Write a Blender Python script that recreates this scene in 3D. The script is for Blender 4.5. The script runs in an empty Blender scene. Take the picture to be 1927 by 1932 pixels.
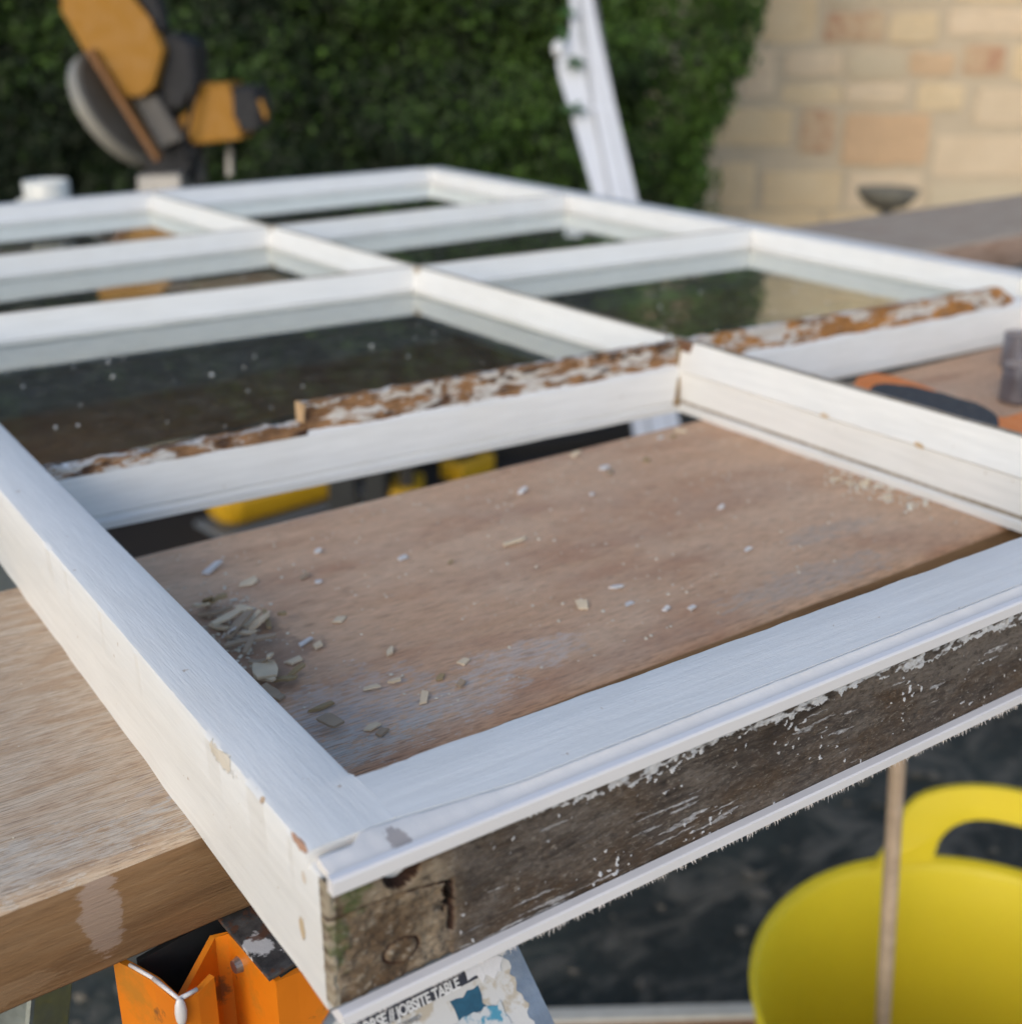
import bpy, bmesh, math, random
from mathutils import Vector, Matrix, noise
random.seed(7)
S = bpy.context.scene
COL = S.collection
# ---------------------------------------------------------------- camera
R = Matrix(((0.82375127, 0.20620737, -0.52812155), (-0.56695054, 0.30119479, -0.76671297), (0.0009656, 0.93099958, 0.36501897)))
CAM = Vector((-0.12579807, -0.25861214, 0.18903722))
FPX = 2294.448; PW, PH = 1927.0, 1932.0
cd = bpy.data.cameras.new('camera'); cam = bpy.data.objects.new('camera', cd); COL.objects.link(cam)
m4 = R.to_4x4(); m4.translation = CAM; cam.matrix_world = m4
cd.sensor_fit = 'HORIZONTAL'; cd.sensor_width = 36; cd.lens = FPX/PW*36
cd.clip_start = 0.01; cd.clip_end = 200
cd.dof.use_dof = True; cd.dof.focus_distance = 0.40; cd.dof.aperture_fstop = 9.5
S.camera = cam
# ---------------------------------------------------------------- sky, sun, exposure
SUN_AZ = math.radians(236)      # compass angle of the light, clockwise from +Y
SUN_EL = math.radians(26)
w = bpy.data.worlds.new('World'); S.world = w; w.use_nodes = True
nt = w.node_tree; bg = nt.nodes['Background']
sky = nt.nodes.new('ShaderNodeTexSky'); sky.sky_type = 'NISHITA'; sky.sun_disc = False
sky.sun_elevation = SUN_EL; sky.sun_rotation = SUN_AZ; sky.air_density = 1.0; sky.dust_density = 1.5
nt.links.new(sky.outputs[0], bg.inputs[0]); bg.inputs[1].default_value = 0.15
ld = bpy.data.lights.new('sun', 'SUN'); ld.energy = 0.50; ld.angle = math.radians(24); ld.color = (1.0, 0.96, 0.88)
sun = bpy.data.objects.new('sun', ld); COL.objects.link(sun)
sv = Vector((math.sin(SUN_AZ)*math.cos(SUN_EL), math.cos(SUN_AZ)*math.cos(SUN_EL), math.sin(SUN_EL)))
sun.rotation_euler = sv.to_track_quat('Z', 'Y').to_euler()
S.view_settings.view_transform = 'Standard'; S.view_settings.look = 'None'
S.view_settings.exposure = 0.46; S.view_settings.gamma = 1
S.render.engine = 'CYCLES'

# ---------------------------------------------------------------- surveying helpers (photo pixel -> place)
def ray(u, v): return R @ Vector(((u-PW/2)/FPX, -(v-PH/2)/FPX, -1))
def up(u, v, z):
    d = ray(u, v); return CAM + d*((z-CAM.z)/d.z)
def atd(u, v, d): return CAM + ray(u, v)*d
GZ = -0.85

# ---------------------------------------------------------------- node helpers
class NB:
    def __init__(s, name):
        s.m = bpy.data.materials.new(name); s.m.use_nodes = True; s.t = s.m.node_tree
        s.b = s.t.nodes['Principled BSDF']; s.tc = s.t.nodes.new('ShaderNodeTexCoord').outputs['Object']
    def n(s, ty, **kw):
        x = s.t.nodes.new(ty)
        for k, v in kw.items(): setattr(x, k, v)
        return x
    def l(s, a, b):
        if isinstance(a, (int, float)): b.default_value = a
        elif isinstance(a, (tuple, list)): b.default_value = tuple(a) + ((1,) if len(a) == 3 and len(b.default_value) == 4 else ())
        else: s.t.links.new(a, b)
    def map(s, v=None, loc=(0,0,0), sc=(1,1,1), rot=(0,0,0)):
        x = s.n('ShaderNodeMapping'); s.l(v or s.tc, x.inputs[0]); x.inputs[1].default_value = loc; x.inputs[2].default_value = rot; x.inputs[3].default_value = sc
        return x.outputs[0]
    def noise(s, v, scale, detail=4, rough=.55, dist=0, col=False):
        x = s.n('ShaderNodeTexNoise'); s.l(v, x.inputs['Vector']); x.inputs['Scale'].default_value = scale; x.inputs['Detail'].default_value = detail
        x.inputs['Roughness'].default_value = rough; x.inputs['Distortion'].default_value = dist
        return x.outputs[1 if col else 0]
    def voro(s, v, scale, feat='F1', out=0):
        x = s.n('ShaderNodeTexVoronoi', feature=feat); s.l(v, x.inputs['Vector']); x.inputs['Scale'].default_value = scale; return x.outputs[out]
    def wave(s, v, scale, dist=4, ds=1, axis='X'):
        x = s.n('ShaderNodeTexWave', bands_direction=axis); s.l(v, x.inputs['Vector']); x.inputs['Scale'].default_value = scale
        x.inputs['Distortion'].default_value = dist; x.inputs['Detail'].default_value = 3; x.inputs['Detail Scale'].default_value = ds; return x.outputs[1]
    def ramp(s, f, stops, interp='LINEAR'):
        x = s.n('ShaderNodeValToRGB'); s.l(f, x.inputs[0]); r = x.color_ramp; r.interpolation = interp
        for i, (p, c) in enumerate(stops):
            if i > 1: r.elements.new(p)
        for e, (p, c) in zip(r.elements, stops):
            e.position = p
        for e, (p, c) in zip(sorted(r.elements, key=lambda q: q.position), sorted(stops, key=lambda q: q[0])):
            c = (c, c, c) if isinstance(c, (int, float)) else c
            e.color = tuple(c)+(1,)
        return x.outputs[0]
    def mix(s, f, a, b, mode='MIX'):
        x = s.n('ShaderNodeMix', data_type='RGBA', blend_type=mode); s.l(f, x.inputs[0]); s.l(a, x.inputs[6]); s.l(b, x.inputs[7]); return x.outputs[2]
    def math(s, op, a, b=0.0, clamp=False):
        x = s.n('ShaderNodeMath', operation=op, use_clamp=clamp); s.l(a, x.inputs[0]); s.l(b, x.inputs[1]); return x.outputs[0]
    def sep(s, v):
        x = s.n('ShaderNodeSeparateXYZ'); s.l(v, x.inputs[0]); return x.outputs
    def bump(s, h, strength=.3, dist=.001, prev=None):
        x = s.n('ShaderNodeBump'); s.l(h, x.inputs['Height']); x.inputs['Strength'].default_value = strength; x.inputs['Distance'].default_value = dist
        if prev is not None: s.l(prev, x.inputs['Normal'])
        return x.outputs[0]
    def blob(s, v, c, r, warp=None, amt=.0):
        """1 inside an ellipsoid of radii r round c, with a ragged edge"""
        mp = s.map(v, loc=tuple(-a/b for a, b in zip(c, r)), sc=tuple(1/b for b in r))
        x = s.n('ShaderNodeVectorMath', operation='LENGTH'); s.l(mp, x.inputs[0]); d = x.outputs['Value']
        if warp is not None: d = s.math('ADD', d, s.math('MULTIPLY', s.math('SUBTRACT', warp, .5), amt))
        return s.ramp(d, [(.0, 1), (.85, 1), (1.0, 0)])
    def attr(s, name):
        x = s.n('ShaderNodeAttribute', attribute_name=name); return x.outputs[0]
    def out(s, col=None, rough=None, nrm=None, metal=None, spec=None, **kw):
        if col is not None: s.l(col, s.b.inputs['Base Color'])
        if rough is not None: s.l(rough, s.b.inputs['Roughness'])
        if nrm is not None: s.l(nrm, s.b.inputs['Normal'])
        if metal is not None: s.l(metal, s.b.inputs['Metallic'])
        if spec is not None: s.l(spec, s.b.inputs['Specular IOR Level'])
        for k, v in kw.items(): s.l(v, s.b.inputs[k.replace('_', ' ')])
        return s.m

def plain(name, col, rough=.5, metal=0., var=.25, scale=40, bump=.1, bd=.0005, **kw):
    b = NB(name); n = b.noise(b.tc, scale, 5, .6)
    c = b.mix(n, tuple(x*(1-var) for x in col), tuple(min(1, x*(1+var)) for x in col))
    n2 = b.noise(b.tc, scale*3.7, 4, .6)
    return b.out(c, b.ramp(n2, [(.3, max(0, rough-.1)), (.7, min(1, rough+.12))]), b.bump(n2, bump, bd), metal, **kw)

def paint_mat(name, axis='Y', col=(.79, .79, .77), chips=(), ridge=False, rough=.42, dirt=0.25):
    b = NB(name); v = b.tc
    sc = {'X': (1, 14, 14), 'Y': (14, 1, 14)}[axis]
    st = b.noise(b.map(v, sc=sc), 26, 6, .6)
    st2 = b.noise(b.map(v, sc=sc), 90, 5, .65)
    cl = b.noise(v, 13, 4, .6)
    c = b.mix(b.ramp(st, [(.35, 0), (.7, 1)]), tuple(x*.93 for x in col), tuple(min(1, x*1.03) for x in col))
    c = b.mix(b.ramp(cl, [(.45, 0), (.8, dirt)]), c, (.62, .57, .47))
    # tiny nicks that go down to old paint
    nk = b.noise(v, 260, 3, .5)
    c = b.mix(b.ramp(nk, [(.735, 0), (.76, .8)]), c, (.45, .36, .27))
    wn = b.noise(v, 210, 5, .65)
    chipm = None
    for cc, rr, colr in chips:
        k = b.blob(v, cc, rr, wn, 2.2)
        c = b.mix(k, c, colr); chipm = k if chipm is None else b.math('MAXIMUM', chipm, k)
    if ridge:
        z = b.sep(v)[2]
        zz = b.math('ADD', z, b.math('MULTIPLY', b.noise(v, 60, 4), .0024))
        c = b.mix(b.ramp(b.math('MULTIPLY_ADD', zz, 1000.0), [(.0, 0), (.7, 0), (.95, .75)]), c, (.30, .22, .14))
    h = b.math('ADD', b.math('MULTIPLY', st2, .7), b.math('MULTIPLY', st, .5))
    h = b.math('ADD', h, b.math('MULTIPLY', b.noise(v, 420, 3), .25))
    nr = b.bump(h, .55, .0005)
    if chipm is not None: nr = b.bump(b.math('SUBTRACT', 1.0, chipm), .8, .0006, nr)
    return b.out(c, b.ramp(st2, [(.3, rough-.06), (.7, rough+.12)]), nr, spec=.55)

def wood_mat(name, base, dark, pale, pale_amt=.5, rough=.75, patches=(), scale=1.0, red=None, bstr=.6):
    b = NB(name); v = b.tc
    vs = b.map(v, sc=(1, 9, 9)); vs2 = b.map(v, sc=(1, 22, 22))
    g1 = b.noise(vs, 9*scale, 6, .62, .8); g2 = b.noise(vs2, 28*scale, 6, .7, .3); g3 = b.noise(vs2, 90*scale, 4, .7)
    wv = b.wave(b.map(v, sc=(.35, 5, 5)), 9*scale, 7, 1.4, 'Y')
    c = b.mix(b.ramp(g1, [(.3, 0), (.72, 1)]), base, tuple(x*.72 for x in base))
    c = b.mix(b.ramp(wv, [(.55, 0), (1, .45)]), c, dark)
    if red: c = b.mix(b.ramp(b.noise(b.map(v, sc=(1, 3, 3)), 8, 4, .6), [(.48, 0), (.72, .55)]), c, red)
    c = b.mix(b.ramp(g2, [(.56, 0), (.74, .7)]), c, dark)
    c = b.mix(b.ramp(b.noise(vs, 16*scale, 6, .72, .5), [(.5-.12*pale_amt, 0), (.78-.12*pale_amt, pale_amt)]), c, pale)
    c = b.mix(b.ramp(g3, [(.3, .35), (.5, 0)]), c, dark)
    wn = b.noise(b.map(v, sc=(1, 3, 3)), 110, 6, .75)
    for cc, rr, colr, amt in patches:
        k = b.blob(v, cc, rr, wn, amt); c = b.mix(b.math('MULTIPLY', k, .5), c, colr)
    h = b.math('ADD', b.math('MULTIPLY', g2, 1.), b.math('MULTIPLY', g3, .6))
    return b.out(c, rough, b.bump(h, bstr, .001), spec=.3)

# ---------------------------------------------------------------- mesh helpers
def finish(name, bm, mat, parent=None, loc=None, smooth=False):
    me = bpy.data.meshes.new(name)
    if loc is not None: bmesh.ops.translate(bm, verts=bm.verts, vec=-Vector(loc))
    elif parent is not None: bmesh.ops.translate(bm, verts=bm.verts, vec=-parent.get('_w', parent.location) if False else -WL(parent))
    bm.normal_update(); bm.to_mesh(me); bm.free()
    for m in (mat if isinstance(mat, (list, tuple)) else [mat]): me.materials.append(m)
    if smooth:
        for p in me.polygons: p.use_smooth = True
    o = bpy.data.objects.new(name, me); COL.objects.link(o)
    if parent is not None: o.parent = parent
    elif loc is not None: o.location = loc
    return o
def WL(o):
    v = Vector((0, 0, 0))
    while o is not None: v += o.location; o = o.parent
    return v
def tag(o, label, cat, group=None, kind=None):
    if label: o['label'] = label
    if cat: o['category'] = cat
    if group: o['group'] = group
    if kind: o['kind'] = kind
    return o
def thing(name, loc, label, cat, group=None):
    o = bpy.data.objects.new(name, None); o.empty_display_size = .05; COL.objects.link(o); o.location = loc
    return tag(o, label, cat, group)
def box(bm, lo, hi, bevel=0, M=None):
    vs = [bm.verts.new((x, y, z)) for x in (lo[0], hi[0]) for y in (lo[1], hi[1]) for z in (lo[2], hi[2])]
    fs = [bm.faces.new([vs[i] for i in q]) for q in ((0,1,3,2),(4,6,7,5),(0,4,5,1),(2,3,7,6),(0,2,6,4),(1,5,7,3))]
    if bevel: 
        es = list({e for f in fs for e in f.edges}); r = bmesh.ops.bevel(bm, geom=es, offset=bevel, segments=2, affect='EDGES', profile=.5)
        vs = list({v for v in r['verts']} | {v for v in vs if v.is_valid})
    if M is not None: bmesh.ops.transform(bm, matrix=M, verts=[v for v in vs if v.is_valid])
    return vs
def B(lo, hi, bevel=0, M=None):
    bm = bmesh.new(); box(bm, lo, hi, bevel, M); return bm
def rod(bm, a, b, r0, r1=None, n=12, caps=True):
    a = Vector(a); b = Vector(b); r1 = r0 if r1 is None else r1
    q = (b-a).to_track_quat('Z', 'Y'); rings = []
    for p, r in ((a, r0), (b, r1)):
        rings.append([bm.verts.new(p + q @ Vector((r*math.cos(2*math.pi*i/n), r*math.sin(2*math.pi*i/n), 0))) for i in range(n)])
    for i in range(n): bm.faces.new((rings[0][i], rings[0][(i+1)%n], rings[1][(i+1)%n], rings[1][i]))
    if caps: bm.faces.new(rings[0][::-1]); bm.faces.new(rings[1])
def lathe(bm, prof, c, n=40, sx=1, sy=1):
    rings = []
    for r, z in prof: rings.append([bm.verts.new((c[0]+sx*r*math.cos(2*math.pi*i/n), c[1]+sy*r*math.sin(2*math.pi*i/n), c[2]+z)) for i in range(n)])
    for a, b in zip(rings, rings[1:]):
        for i in range(n): bm.faces.new((a[i], a[(i+1)%n], b[(i+1)%n], b[i]))
    if prof[0][0] > 0: bm.faces.new(rings[0][::-1])
    if prof[-1][0] > 0: bm.faces.new(rings[-1])
def prism(bm, pts, off, bevel=0):
    """closed outline pts (3-D), thickened by vector off"""
    off = Vector(off); a = [bm.verts.new(p) for p in pts]; b = [bm.verts.new(Vector(p)+off) for p in pts]
    f0 = bm.faces.new(a[::-1]); f1 = bm.faces.new(b); n = len(a)
    for i in range(n): bm.faces.new((a[i], a[(i+1)%n], b[(i+1)%n], b[i]))
    if bevel:
        es = list(set(f0.edges) | set(f1.edges)); bmesh.ops.bevel(bm, geom=es, offset=bevel, segments=2, affect='EDGES', profile=.6)
def smooth_closed(P, k=6):
    out = []; n = len(P)
    for i in range(n):
        p0, p1, p2, p3 = P[i-1], P[i], P[(i+1)%n], P[(i+2)%n]
        for j in range(k):
            t = j/k
            out.append(tuple(.5*((2*b)+(-a+c)*t+(2*a-5*b+4*c-d)*t*t+(-a+3*b-3*c+d)*t**3) for a, b, c, d in zip(p0, p1, p2, p3)))
    return out
def sweep(bm, p0, p1, prof, side, n=40, wob=.0002, caps=True, seed=0, mats=None):
    """profile (s, z) swept from p0 to p1 on the xy plane; s is measured along unit vector side"""
    p0 = Vector(p0); p1 = Vector(p1); side = Vector(side); rings = []
    for i in range(n+1):
        c = p0.lerp(p1, i/n); ring = []
        for j, (s, z) in enumerate(prof):
            q = c + side*s + Vector((0, 0, z))
            o = noise.noise_vector(Vector((q.x*30+seed, q.y*30, j*3.1)))*wob
            ring.append(bm.verts.new(q+o))
        rings.append(ring)
    m = len(prof)
    for a, b in zip(rings, rings[1:]):
        for j in range(m):
            f = bm.faces.new((a[j], a[(j+1)%m], b[(j+1)%m], b[j]))
            if mats: f.material_index = mats[j]
    if caps: bm.faces.new(rings[0][::-1]); bm.faces.new(rings[-1])
    bmesh.ops.recalc_face_normals(bm, faces=bm.faces)

# ================================================================ SETTING
b = NB('ground_mat'); v = b.tc
g = b.noise(v, 3.2, 6, .62, .4); g2 = b.noise(b.map(v, sc=(1, 1.8, 1), rot=(0, 0, .6)), 8, 7, .68, 1.2); g3 = b.noise(v, 60, 5, .7)
c = b.mix(b.ramp(g, [(.35, 0), (.7, 1)]), (.014, .020, .019), (.060, .075, .066))
c = b.mix(b.ramp(g2, [(.46, 0), (.60, .75)]), c, (.21, .19, .155))
c = b.mix(b.ramp(g3, [(.6, 0), (.78, .5)]), c, (.16, .14, .11))
ground_m = b.out(c, b.ramp(g3, [(.3, .5), (.7, .9)]), b.bump(b.math('ADD', g2, g3), .8, .02))
bm = bmesh.new()
NG = 120
vs = [[None]*(NG+1) for _ in range(NG+1)]
for i in range(NG+1):
    for j in range(NG+1):
        a = (i/NG*2-1); d = (j/NG*2-1)
        x = 1.5 + 30*a*abs(a)**1.3; y = 2 + 30*d*abs(d)**1.3
        h = .010*noise.fractal(Vector((x*4, y*4, 0)), 1, 2, 4) + .012*noise.noise(Vector((x*1.1, y*1.1, 3)))
        vs[i][j] = bm.verts.new((x, y, GZ-.016+h))
for i in range(NG):
    for j in range(NG): bm.faces.new((vs[i][j], vs[i+1][j], vs[i+1][j+1], vs[i][j+1]))
o = finish('ground', bm, ground_m, smooth=True); o['kind'] = 'structure'
def gravel():
    bm = bmesh.new(); r = random.Random(3)
    for i in range(2600):
        x = r.uniform(-.9, 3.4); y = r.uniform(-.2, 3.4); s = r.choice((.004, .006, .009, .013))*r.uniform(.7, 1.3)
        q = Matrix.Translation((x, y, GZ-.01+s*.3)) @ Matrix.Rotation(r.uniform(0, 6.3), 4, 'Z') @ Matrix.Rotation(r.uniform(-.5, .5), 4, 'X')
        vv = [bm.verts.new(q @ Vector((s*a*r.uniform(.7, 1.4), s*b_*r.uniform(.5, 1), s*c_*r.uniform(.3, .6)))) for a, b_, c_ in ((1,0,0),(-1,0,0),(0,1,0),(0,-1,0),(0,0,1),(0,0,-1))]
        for t in ((0,2,4),(2,1,4),(1,3,4),(3,0,4),(2,0,5),(1,2,5),(3,1,5),(0,3,5)): bm.faces.new([vv[k] for k in t])
    o = finish('gravel', bm, plain('gravel_mat', (.17, .15, .12), .9, var=.6, scale=8, bump=.3))
    tag(o, 'small pale stones and crumbs scattered over the dark ground', 'gravel', kind='stuff')
gravel()

# ---------------------------------------------------------------- stone wall (5.5 m away)
WD = 5.5
def stone_wall():
    P0 = atd(1283, 66.4, WD); ex = (atd(1927, 66.4, WD)-P0); ex.z = 0; sc = ex.length/(1927-1283); ex.normalize()
    ey = Vector((-ex.y, ex.x, 0))       # away from the camera
    base = Vector((P0.x, P0.y, GZ))
    wall = thing('stone_wall', base, 'tall wall of pale honey coloured stone blocks behind the hedge end', 'wall')
    def W(s, z, d=0): return Vector((P0.x, P0.y, 0)) + ex*s + ey*d + Vector((0, 0, z))
    def pz(py): return atd(1670, py, WD).z
    def px(cx): return (cx*.3344)*sc
    mort = plain('mortar_mat', (.55, .46, .335), .95, var=.12, scale=14, bump=.6, bd=.004)
    M = Matrix(((ex.x, ey.x, 0, 0), (ex.y, ey.y, 0, 0), (0, 0, 1, 0), (0, 0, 0, 1)))
    bm = bmesh.new(); box(bm, (-1.6, .0065, GZ-.05), (3.8, .35, 2.3), 0, Matrix.Translation((P0.x, P0.y, 0)) @ M); finish('mortar', bm, mort, wall)
    def smat(name, c1, c2, spot=None):
        b = NB(name); v = b.tc; n = b.noise(v, 7, 5, .6); n2 = b.noise(v, 45, 5, .7)
        inf = b.n('ShaderNodeObjectInfo').outputs['Random']
        c = b.mix(b.ramp(n, [(.3, 0), (.7, 1)]), c1, c2)
        c = b.mix(b.math('MULTIPLY', inf, .3), c, (.58, .49, .34))
        c = b.mix(b.ramp(n2, [(.6, 0), (.8, .5)]), c, tuple(x*.5 for x in c1))
        if spot: 
            k = b.noise(v, 9.0, 5, .7); c = b.mix(b.ramp(k, [(.40, 0), (.60, .75)]), c, spot)
        return b.out(c, .93, b.bump(b.math('ADD', n, n2), .7, .01), spec=.2)
    A = smat('stone_honey', (.70, .54, .33), (.77, .62, .41)); Bm = smat('stone_cream', (.77, .63, .46), (.69, .55, .39))
    Rm = smat('stone_red_patch', (.68, .54, .35), (.60, .44, .29), (.46, .24, .155)); O = smat('stone_tan', (.66, .455, .28), (.62, .43, .27)); Gm = smat('stone_grey', (.58, .50, .37), (.64, .55, .40))
    tmpl = {}
    def stone(s0, s1, z0, z1, mt, seed):
        bm = bmesh.new(); r = random.Random(seed); g = .008
        s0 += g; s1 -= g; z0 += g; z1 -= g; nx, nz = 4, 3; pr = r.uniform(-.002, .006)
        def jit(a, c, k): return noise.noise(Vector((a*9+seed, c*9, k)))*.012
        fr = [[None]*(nz+1) for _ in range(nx+1)]
        for i in range(nx+1):
            for j in range(nz+1):
                s = s0+(s1-s0)*i/nx; z = z0+(z1-z0)*j/nz; edge = i in (0, nx) or j in (0, nz)
                d = -pr + (.0012 if edge else 0) + jit(s, z, 5)*.35
                if (i in (0, nx)) and (j in (0, nz)): s += (.004 if i == 0 else -.004); z += (.004 if j == 0 else -.004)
                fr[i][j] = bm.verts.new(W(s+jit(s, z, 1), z+jit(s, z, 2), d))
        for i in range(nx):
            for j in range(nz): bm.faces.new((fr[i][j], fr[i+1][j], fr[i+1][j+1], fr[i][j+1]))
        loop = [fr[i][0] for i in range(nx+1)] + [fr[nx][j] for j in range(1, nz+1)] + [fr[i][nz] for i in range(nx-1, -1, -1)] + [fr[0][j] for j in range(nz-1, 0, -1)]
        bk = [bm.verts.new(v.co + ey*.06) for v in loop]
        for i in range(len(loop)): k = (i+1) % len(loop); bm.faces.new((loop[k], loop[i], bk[i], bk[k]))
        finish('stone', bm, mt, wall)
    vis = [((440, 770), (-110, 245), A), ((800, 1000), (-110, 30), Gm), ((1020, 1490), (-110, 25), Gm), ((1510, 2200), (-110, 15), A), ((800, 1150), (60, 245), Rm), ((1175, 1460), (60, 250), A), ((1500, 2200), (35, 215), Bm),
        ((370, 560), (275, 565), Bm), ((600, 930), (280, 440), Bm), ((955, 1285), (280, 450), Gm), ((1300, 1570), (285, 440), O), ((1600, 1860), (240, 430), Rm), ((1885, 2200), (240, 460), A),
        ((590, 940), (470, 600), A), ((955, 1335), (470, 605), Bm), ((1370, 1650), (465, 640), A), ((1710, 2200), (490, 730), Bm),
        ((180, 680), (610, 850), A), ((720, 930), (620, 895), Rm), ((965, 1475), (640, 965), O), ((1510, 2200), (770, 1030), Bm),
        ((-60, 240), (900, 1235), Bm), ((270, 485), (930, 1235), A), ((520, 1000), (985, 1235), A), ((1020, 1475), (990, 1235), Bm), ((1500, 2200), (1060, 1235), Gm), ((1400, 1500), (640, 760), Gm)]
    k = 0
    for (a, c_), (y0, y1), mt in vis[:-1]:
        k += 1; stone(px(a), px(c_), pz(y1*.3344), pz(y0*.3344), mt, k)
    r = random.Random(11)
    zt = pz(-110*.3344); zb = pz(1235*.3344)
    def courses(z0, z1, s0, s1):
        nonlocal k
        z = z0
        while z < z1-.05:
            h = min(r.uniform(.15, .27), z1-z); 
            if z1-z-h < .1: h = z1-z
            s = s0 - r.uniform(0, .2)
            while s < s1:
                wd = r.uniform(.25, .62); e = min(s+wd, s1) if s1-(s+wd) > .15 else s1; k += 1
                stone(s, e, z, z+h, r.choice((A, A, Bm, Bm, Gm, O, Rm)), k); s = e
                if e >= s1: break
            z += h
    courses(zt, 2.3, -1.5, 3.7); courses(GZ, zb, -1.5, 3.7); courses(zb, zt, px(2205), 3.7); courses(zb, zt, -1.5, px(-65))
    courses(zb, pz(610*.3344), px(-60), px(-60)+.001) if False else None
    # stones beside the hedge edge, mostly hidden by it
    for (a, c_), (y0, y1), mt in [((-60, 430), (-110, 250), A), ((-60, 360), (270, 590), Bm), ((-60, 170), (610, 880), A)]:
        k += 1; stone(px(a), px(c_), pz(y1*.3344), pz(y0*.3344), mt, k)
    return W, ex, ey
Wf, EX, EY = stone_wall()

# ---------------------------------------------------------------- hedge
def hedge():
    # runs across the view about 3.7 m off; its right end stops where the wall shows
    A0 = atd(-420, 66.4, 3.9); A1 = atd(1375, 66.4, 3.9); A0.z = A1.z = 0
    ex = (A1-A0).normalized(); ey = Vector((-ex.y, ex.x, 0)); L = (A1-A0).length
    root = thing('hedge', Vector((A0.x, A0.y, GZ)) + ex*L*.5, 'dense dark green clipped hedge behind the yellow saw', 'hedge')
    H0, H1 = GZ, 1.5
    def endx(z): # the end of the hedge leans out towards the top
        return L - .06 + .24*min(1, max(0, (z+.45)/.9)) - .07*noise.fractal(Vector((z*4, 1, 1)), .9, 2, 3)
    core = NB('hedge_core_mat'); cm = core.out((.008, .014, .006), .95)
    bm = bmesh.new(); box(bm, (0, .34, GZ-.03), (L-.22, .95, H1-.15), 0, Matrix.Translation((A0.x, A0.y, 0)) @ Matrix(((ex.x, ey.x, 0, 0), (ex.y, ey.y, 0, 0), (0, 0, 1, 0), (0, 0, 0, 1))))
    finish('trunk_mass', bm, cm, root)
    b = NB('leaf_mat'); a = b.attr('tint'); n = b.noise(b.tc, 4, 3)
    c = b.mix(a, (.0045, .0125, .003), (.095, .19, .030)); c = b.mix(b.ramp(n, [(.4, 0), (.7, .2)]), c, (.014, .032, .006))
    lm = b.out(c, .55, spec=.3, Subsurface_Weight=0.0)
    verts = []; faces = []; tint = []; r = random.Random(5)
    base = WL(root)
    def leaf(p, nrm, s, t):
        q = nrm.to_track_quat('Z', 'Y'); q = q @ Matrix.Rotation(r.uniform(0, 6.283), 4, 'Z').to_quaternion()
        i = len(verts)
        for x, y, z in ((0, -s, 0), (s*.55, -s*.1, s*.18), (0, s, -s*.15), (-s*.55, -s*.1, s*.18)): verts.append(p + q @ Vector((x, y, z)) - base)
        faces.append((i, i+1, i+2)); faces.append((i, i+2, i+3)); tint.extend([t]*4)
    n = 0
    while n < 90000:
        end = r.random() < .13
        z = H0 + (H1-H0)*r.random()
        if end:
            s = endx(z) - abs(r.gauss(0, .07)); d = r.uniform(0, 1.0); out = Vector((1, -.3, .35))
        else:
            s = r.uniform(0, endx(z)); d = .20 - .0; out = Vector((0, -1, .4))
            if r.random() < .25: d = None
            cl = noise.fractal(Vector((s*2.9, z*2.9, 0)), .9, 2, 4); d = .10 + cl*.17 + (abs(r.gauss(0, .05)) if d is not None else r.uniform(.02, .22))
        p = Vector((A0.x, A0.y, z)) + ex*s + ey*d
        if end:
            p += ex*.09*noise.fractal(Vector((d*5, z*5, 7)), 1, 2, 3)
        nl = (Vector((r.gauss(0, .55), r.gauss(0, .55), r.gauss(0, .55))) + out)
        nw = (ex*nl.x + ey*nl.y + Vector((0, 0, nl.z))).normalized()
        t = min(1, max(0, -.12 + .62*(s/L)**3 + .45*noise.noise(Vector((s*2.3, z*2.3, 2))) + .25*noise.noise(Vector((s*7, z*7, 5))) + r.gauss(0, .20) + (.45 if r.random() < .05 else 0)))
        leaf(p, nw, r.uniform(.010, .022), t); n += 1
    me = bpy.data.meshes.new('foliage'); me.from_pydata(verts, [], faces)
    at = me.attributes.new('tint', 'FLOAT', 'POINT'); at.data.foreach_set('value', tint)
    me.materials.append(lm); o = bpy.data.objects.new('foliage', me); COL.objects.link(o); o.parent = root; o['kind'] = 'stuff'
    return A0, ex, ey
HA, HX, HY = hedge()

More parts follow.
